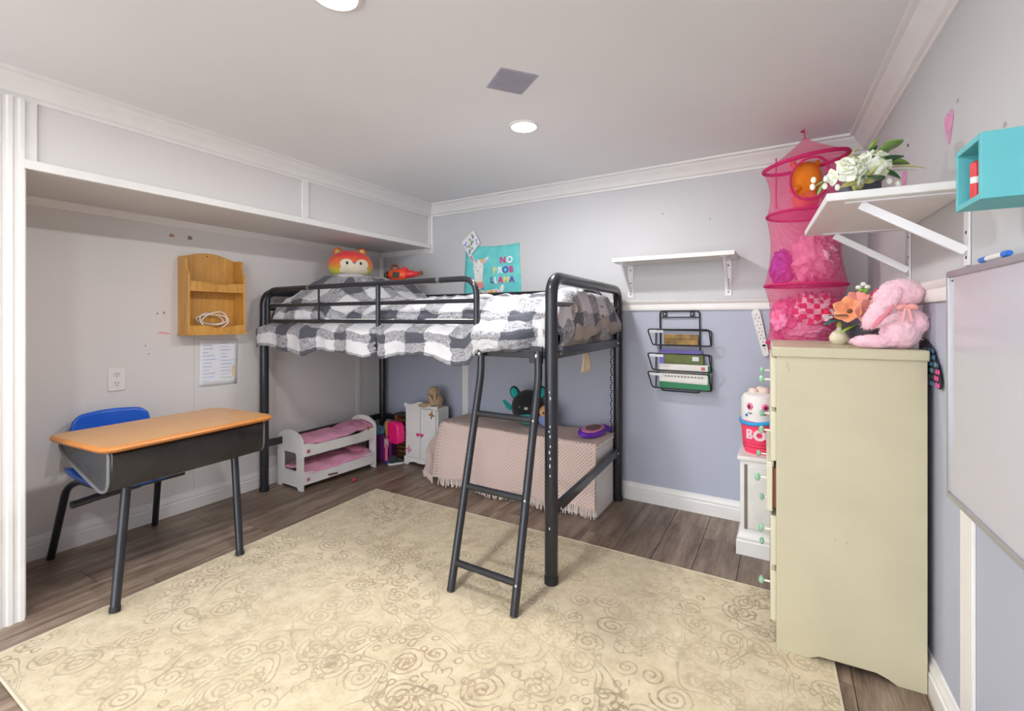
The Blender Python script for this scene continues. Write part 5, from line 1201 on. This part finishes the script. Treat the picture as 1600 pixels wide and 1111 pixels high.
M_wp = mat('white_petal', '#f2f3e4', .7, var=.05); M_gp = mat('cream_green_petal', '#e3e8bd', .7, var=.1); M_euc = mat('eucalyptus_leaf', '#7e9e50', .6, var=.15)
random.seed(21)
for c, R, n in (((-.050,-.045,.062),.050,16), ((.026,-.035,.088),.044,14)):
    for k in range(n):
        d = Vector((random.gauss(0,.7), -abs(random.gauss(.7,.4)), random.gauss(.25,.6))).normalized(); p = Vector(c)+d*R*.62
        petalflower(wf, 'floret', p, d, .026, 4, M_wp if k % 4 else M_gp, M_gp, .55, .3)
for c, d in (((-.035,-.05,.07),(-.2,-1,-.3)), ((-.015,-.05,.085),(.2,-1,.5)), ((-.01,-.05,.05),(.1,-1,-.9)), ((-.03,-.05,.05),(-.1,-1,-.8))):
    petalflower(wf, 'yellow_lily', c, d, .034, 5, mat('pale_yellow_petal', '#dcd684', .6, var=.2), M_ylw, .25, .6)
for p, d, l, w, m in (((.03,-.03,.08),(.6,-.6,.5),.07,.040,M_leafd), ((.045,-.03,.075),(.8,-.5,-.25),.055,.028,M_leafd), ((-.005,-.055,.055),(.1,-.8,-.2),.055,.030,M_leafd), ((.02,-.02,.10),(.2,-.3,1),.05,.020,M_leafd), ((.055,-.02,.115),(.4,-.5,.8),.05,.032,M_euc), ((.062,-.02,.095),(.9,-.5,.15),.06,.034,M_euc), ((.075,-.02,.135),(.3,-.6,.5),.044,.032,M_euc),
    ((.03,-.02,.125),(.15,-.2,1),.045,.012,M_leafl), ((-.02,-.01,.12),(.6,0,1),.05,.004,M_ylw), ((.07,-.03,.085),(1,-.4,.12),.085,.005,M_ylw), ((.07,-.02,.075),(1,-.3,.25),.075,.006,mat('pale_stem', '#cdd0b4', .7)), ((-.09,-.04,.05),(-1,-.4,-.15),.055,.006,mat('spring_green_stem', '#7fd05a', .5)), ((-.10,-.04,.045),(-.9,-.4,-.7),.05,.004,mat('spring_green_stem', '#7fd05a', .5))):
    mb = LB(); leaf(mb, p, d, l, w); mb.build('leaf', m, wf, solid=.001, angle=180)
for p in ((-.145,-.06,.045),(-.148,-.06,.026),(-.115,-.06,.028),(-.112,-.06,.048),(-.088,-.07,.022),(.055,-.06,.04),(.085,-.05,.035)): LB().ell(p, (.007,.006,.009), seg=8, rings=6).build('blossom', M_wp, wf)

tc = thing('teal_cube_shelf', 'small teal open cube shelf mounted high on the right wall', 'cube shelf', (.35, 1.192, 1.311))
M_tl = mat('teal_painted_wood', '#62b9c0', .5, var=.05)
def cq_(ya_, yb__, xa, z0, z1, nm):   # block from room side xa to the wall between ya_ and yb__
    s_ = -.03; f = lambda y: .300-.03*(y-1.13)
    return MB().quadbox([(f(ya_)+xa, ya_), (xr(ya_)-.001, ya_), (xr(yb__)-.001, yb__), (f(yb__)+xa, yb__)], z0, z1).build(nm, M_tl, tc, bevel=.001)
cq_(1.130, 1.141, 0, 1.311, 1.4285, 'side_panel'); cq_(1.243, 1.254, 0, 1.311, 1.4285, 'side_panel')
cq_(1.141, 1.243, 0, 1.311, 1.322, 'bottom_panel'); cq_(1.141, 1.243, 0, 1.4175, 1.4285, 'top_panel'); cq_(1.141, 1.243, .092, 1.322, 1.4175, 'back_panel')
lb_ = thing('lip_balm', 'red and white lip balm tube inside the teal cube shelf', 'cosmetic', (.312, 1.197, 1.3225))
LB().lathe([(0,0),(.009,0),(.009,.03),(0,.03)], seg=14).build('red_base', mat('red_plastic', '#e03034', .35), lb_)
LB().lathe([(.0088,.030),(.0088,.042)], seg=14).build('white_band', M_trim, lb_)
LB().lathe([(.009,.042),(.009,.068),(.004,.072),(0,.072)], seg=14).build('red_cap', mat('red_plastic', '#e03034', .35), lb_)
MB().lathe([(0,0),(.008,0),(.008,.05),(.003,.054),(0,.054)], (.345,1.222,1.3225), 14).build('tube', mat('dark_teal_tube', '#2a6a78', .4), tag=('dark teal tube at the back of the teal cube shelf', 'cosmetic'))

wbd = thing('whiteboard', 'blank white board with grey metal frame on the right wall', 'whiteboard', (.40, 1.13, .66))
def wq(ya_, yb__, o0, o1): return [(xr(ya_)-o1, ya_), (xr(ya_)-o0, ya_), (xr(yb__)-o0, yb__), (xr(yb__)-o1, yb__)]
M_alu = mat('grey_aluminium', '#b4b4b8', .35, .6, var=.03)
MB().quadbox(wq(.72,1.550,.025,.034), .668, 1.208).build('writing_surface', mat('glossy_white_board', '#bfbdc4', .18, var=.01), wbd)
for q_, z0, z1 in ((wq(.70,1.555,.025,.040), 1.202, 1.216), (wq(.70,1.555,.025,.040), .660, .674), (wq(1.542,1.555,.025,.040), .674, 1.202), (wq(.70,.713,.025,.040), .674, 1.202)):
    MB().quadbox(q_, z0, z1).build('frame_bar', M_alu, wbd, bevel=.002)
MB().ext([rw(1.528,1.190,.0345), rw(1.532,1.190,.0345), rw(1.532,1.195,.0345), rw(1.528,1.195,.0345)], (-.001,0,0)).build('corner_screw', M_dark, wbd)
mk = thing('dry_erase_marker', 'white and blue marker lying on top of the whiteboard frame', 'marker', (xr(1.30)-.032, 1.30, 1.217), math.atan(.03))
my = Matrix.Rotation(-PI/2, 4, 'X')
LB().lathe([(0,-.055),(.0062,-.055),(.0062,.035),(.0045,.037),(.0045,.05)], (0,0,.0066), 12, my).build('barrel', M_trim, mk)
LB().lathe([(.0066,.030),(.0066,.060),(.005,.068),(0,.068)], (0,0,.0066), 12, my).build('cap', mat('blue_marker_plastic', '#1f6fd0', .35), mk)
LB().lathe([(0,-.068),(.005,-.068),(.0064,-.06),(.0064,-.045)], (0,0,.0066), 12, my).build('end_plug', mat('blue_marker_plastic', '#1f6fd0', .35), mk)

wg = thing('fairy_wing', 'black fairy wing with blue and pink scales hanging beside the dresser', 'costume wing', rw(1.80, .90, .01))
outl = [(1.93,1.045),(1.86,1.035),(1.80,1.015),(1.765,.985),(1.735,.955),(1.720,.930),(1.722,.905),(1.74,.902),(1.78,.915),(1.84,.93),(1.93,.94)]
MB().ext([rw(y, z, .006) for y, z in outl], (-.003,0,0)).build('wing_panel', mat('black_net', '#1c1c22', .7), wg, smooth=False)
random.seed(4)
for i in range(9):
    for j in range(6):
        y = 1.733+i*.020+(j%2)*.010; z = .912+j*.019+(.0 if i < 3 else 0)
        up = .93+(y-1.72)*1.05
        if z > min(1.03, up+.02) or y > 1.90: continue
        c = '#e0459a' if (y < 1.765 and z < .965) else random.choice(['#3f6a8c','#2c4a5c','#5a8fb0','#3a3f48','#7a8a94'])
        MB().ext([rw(y+.0085*math.cos(a_), z+.0075*math.sin(a_), .0095) for a_ in [2*PI*k/8 for k in range(8)]], (-.001,0,0)).build('scale', mat('scale_'+c.strip('#'), c, .4), wg, smooth=False)
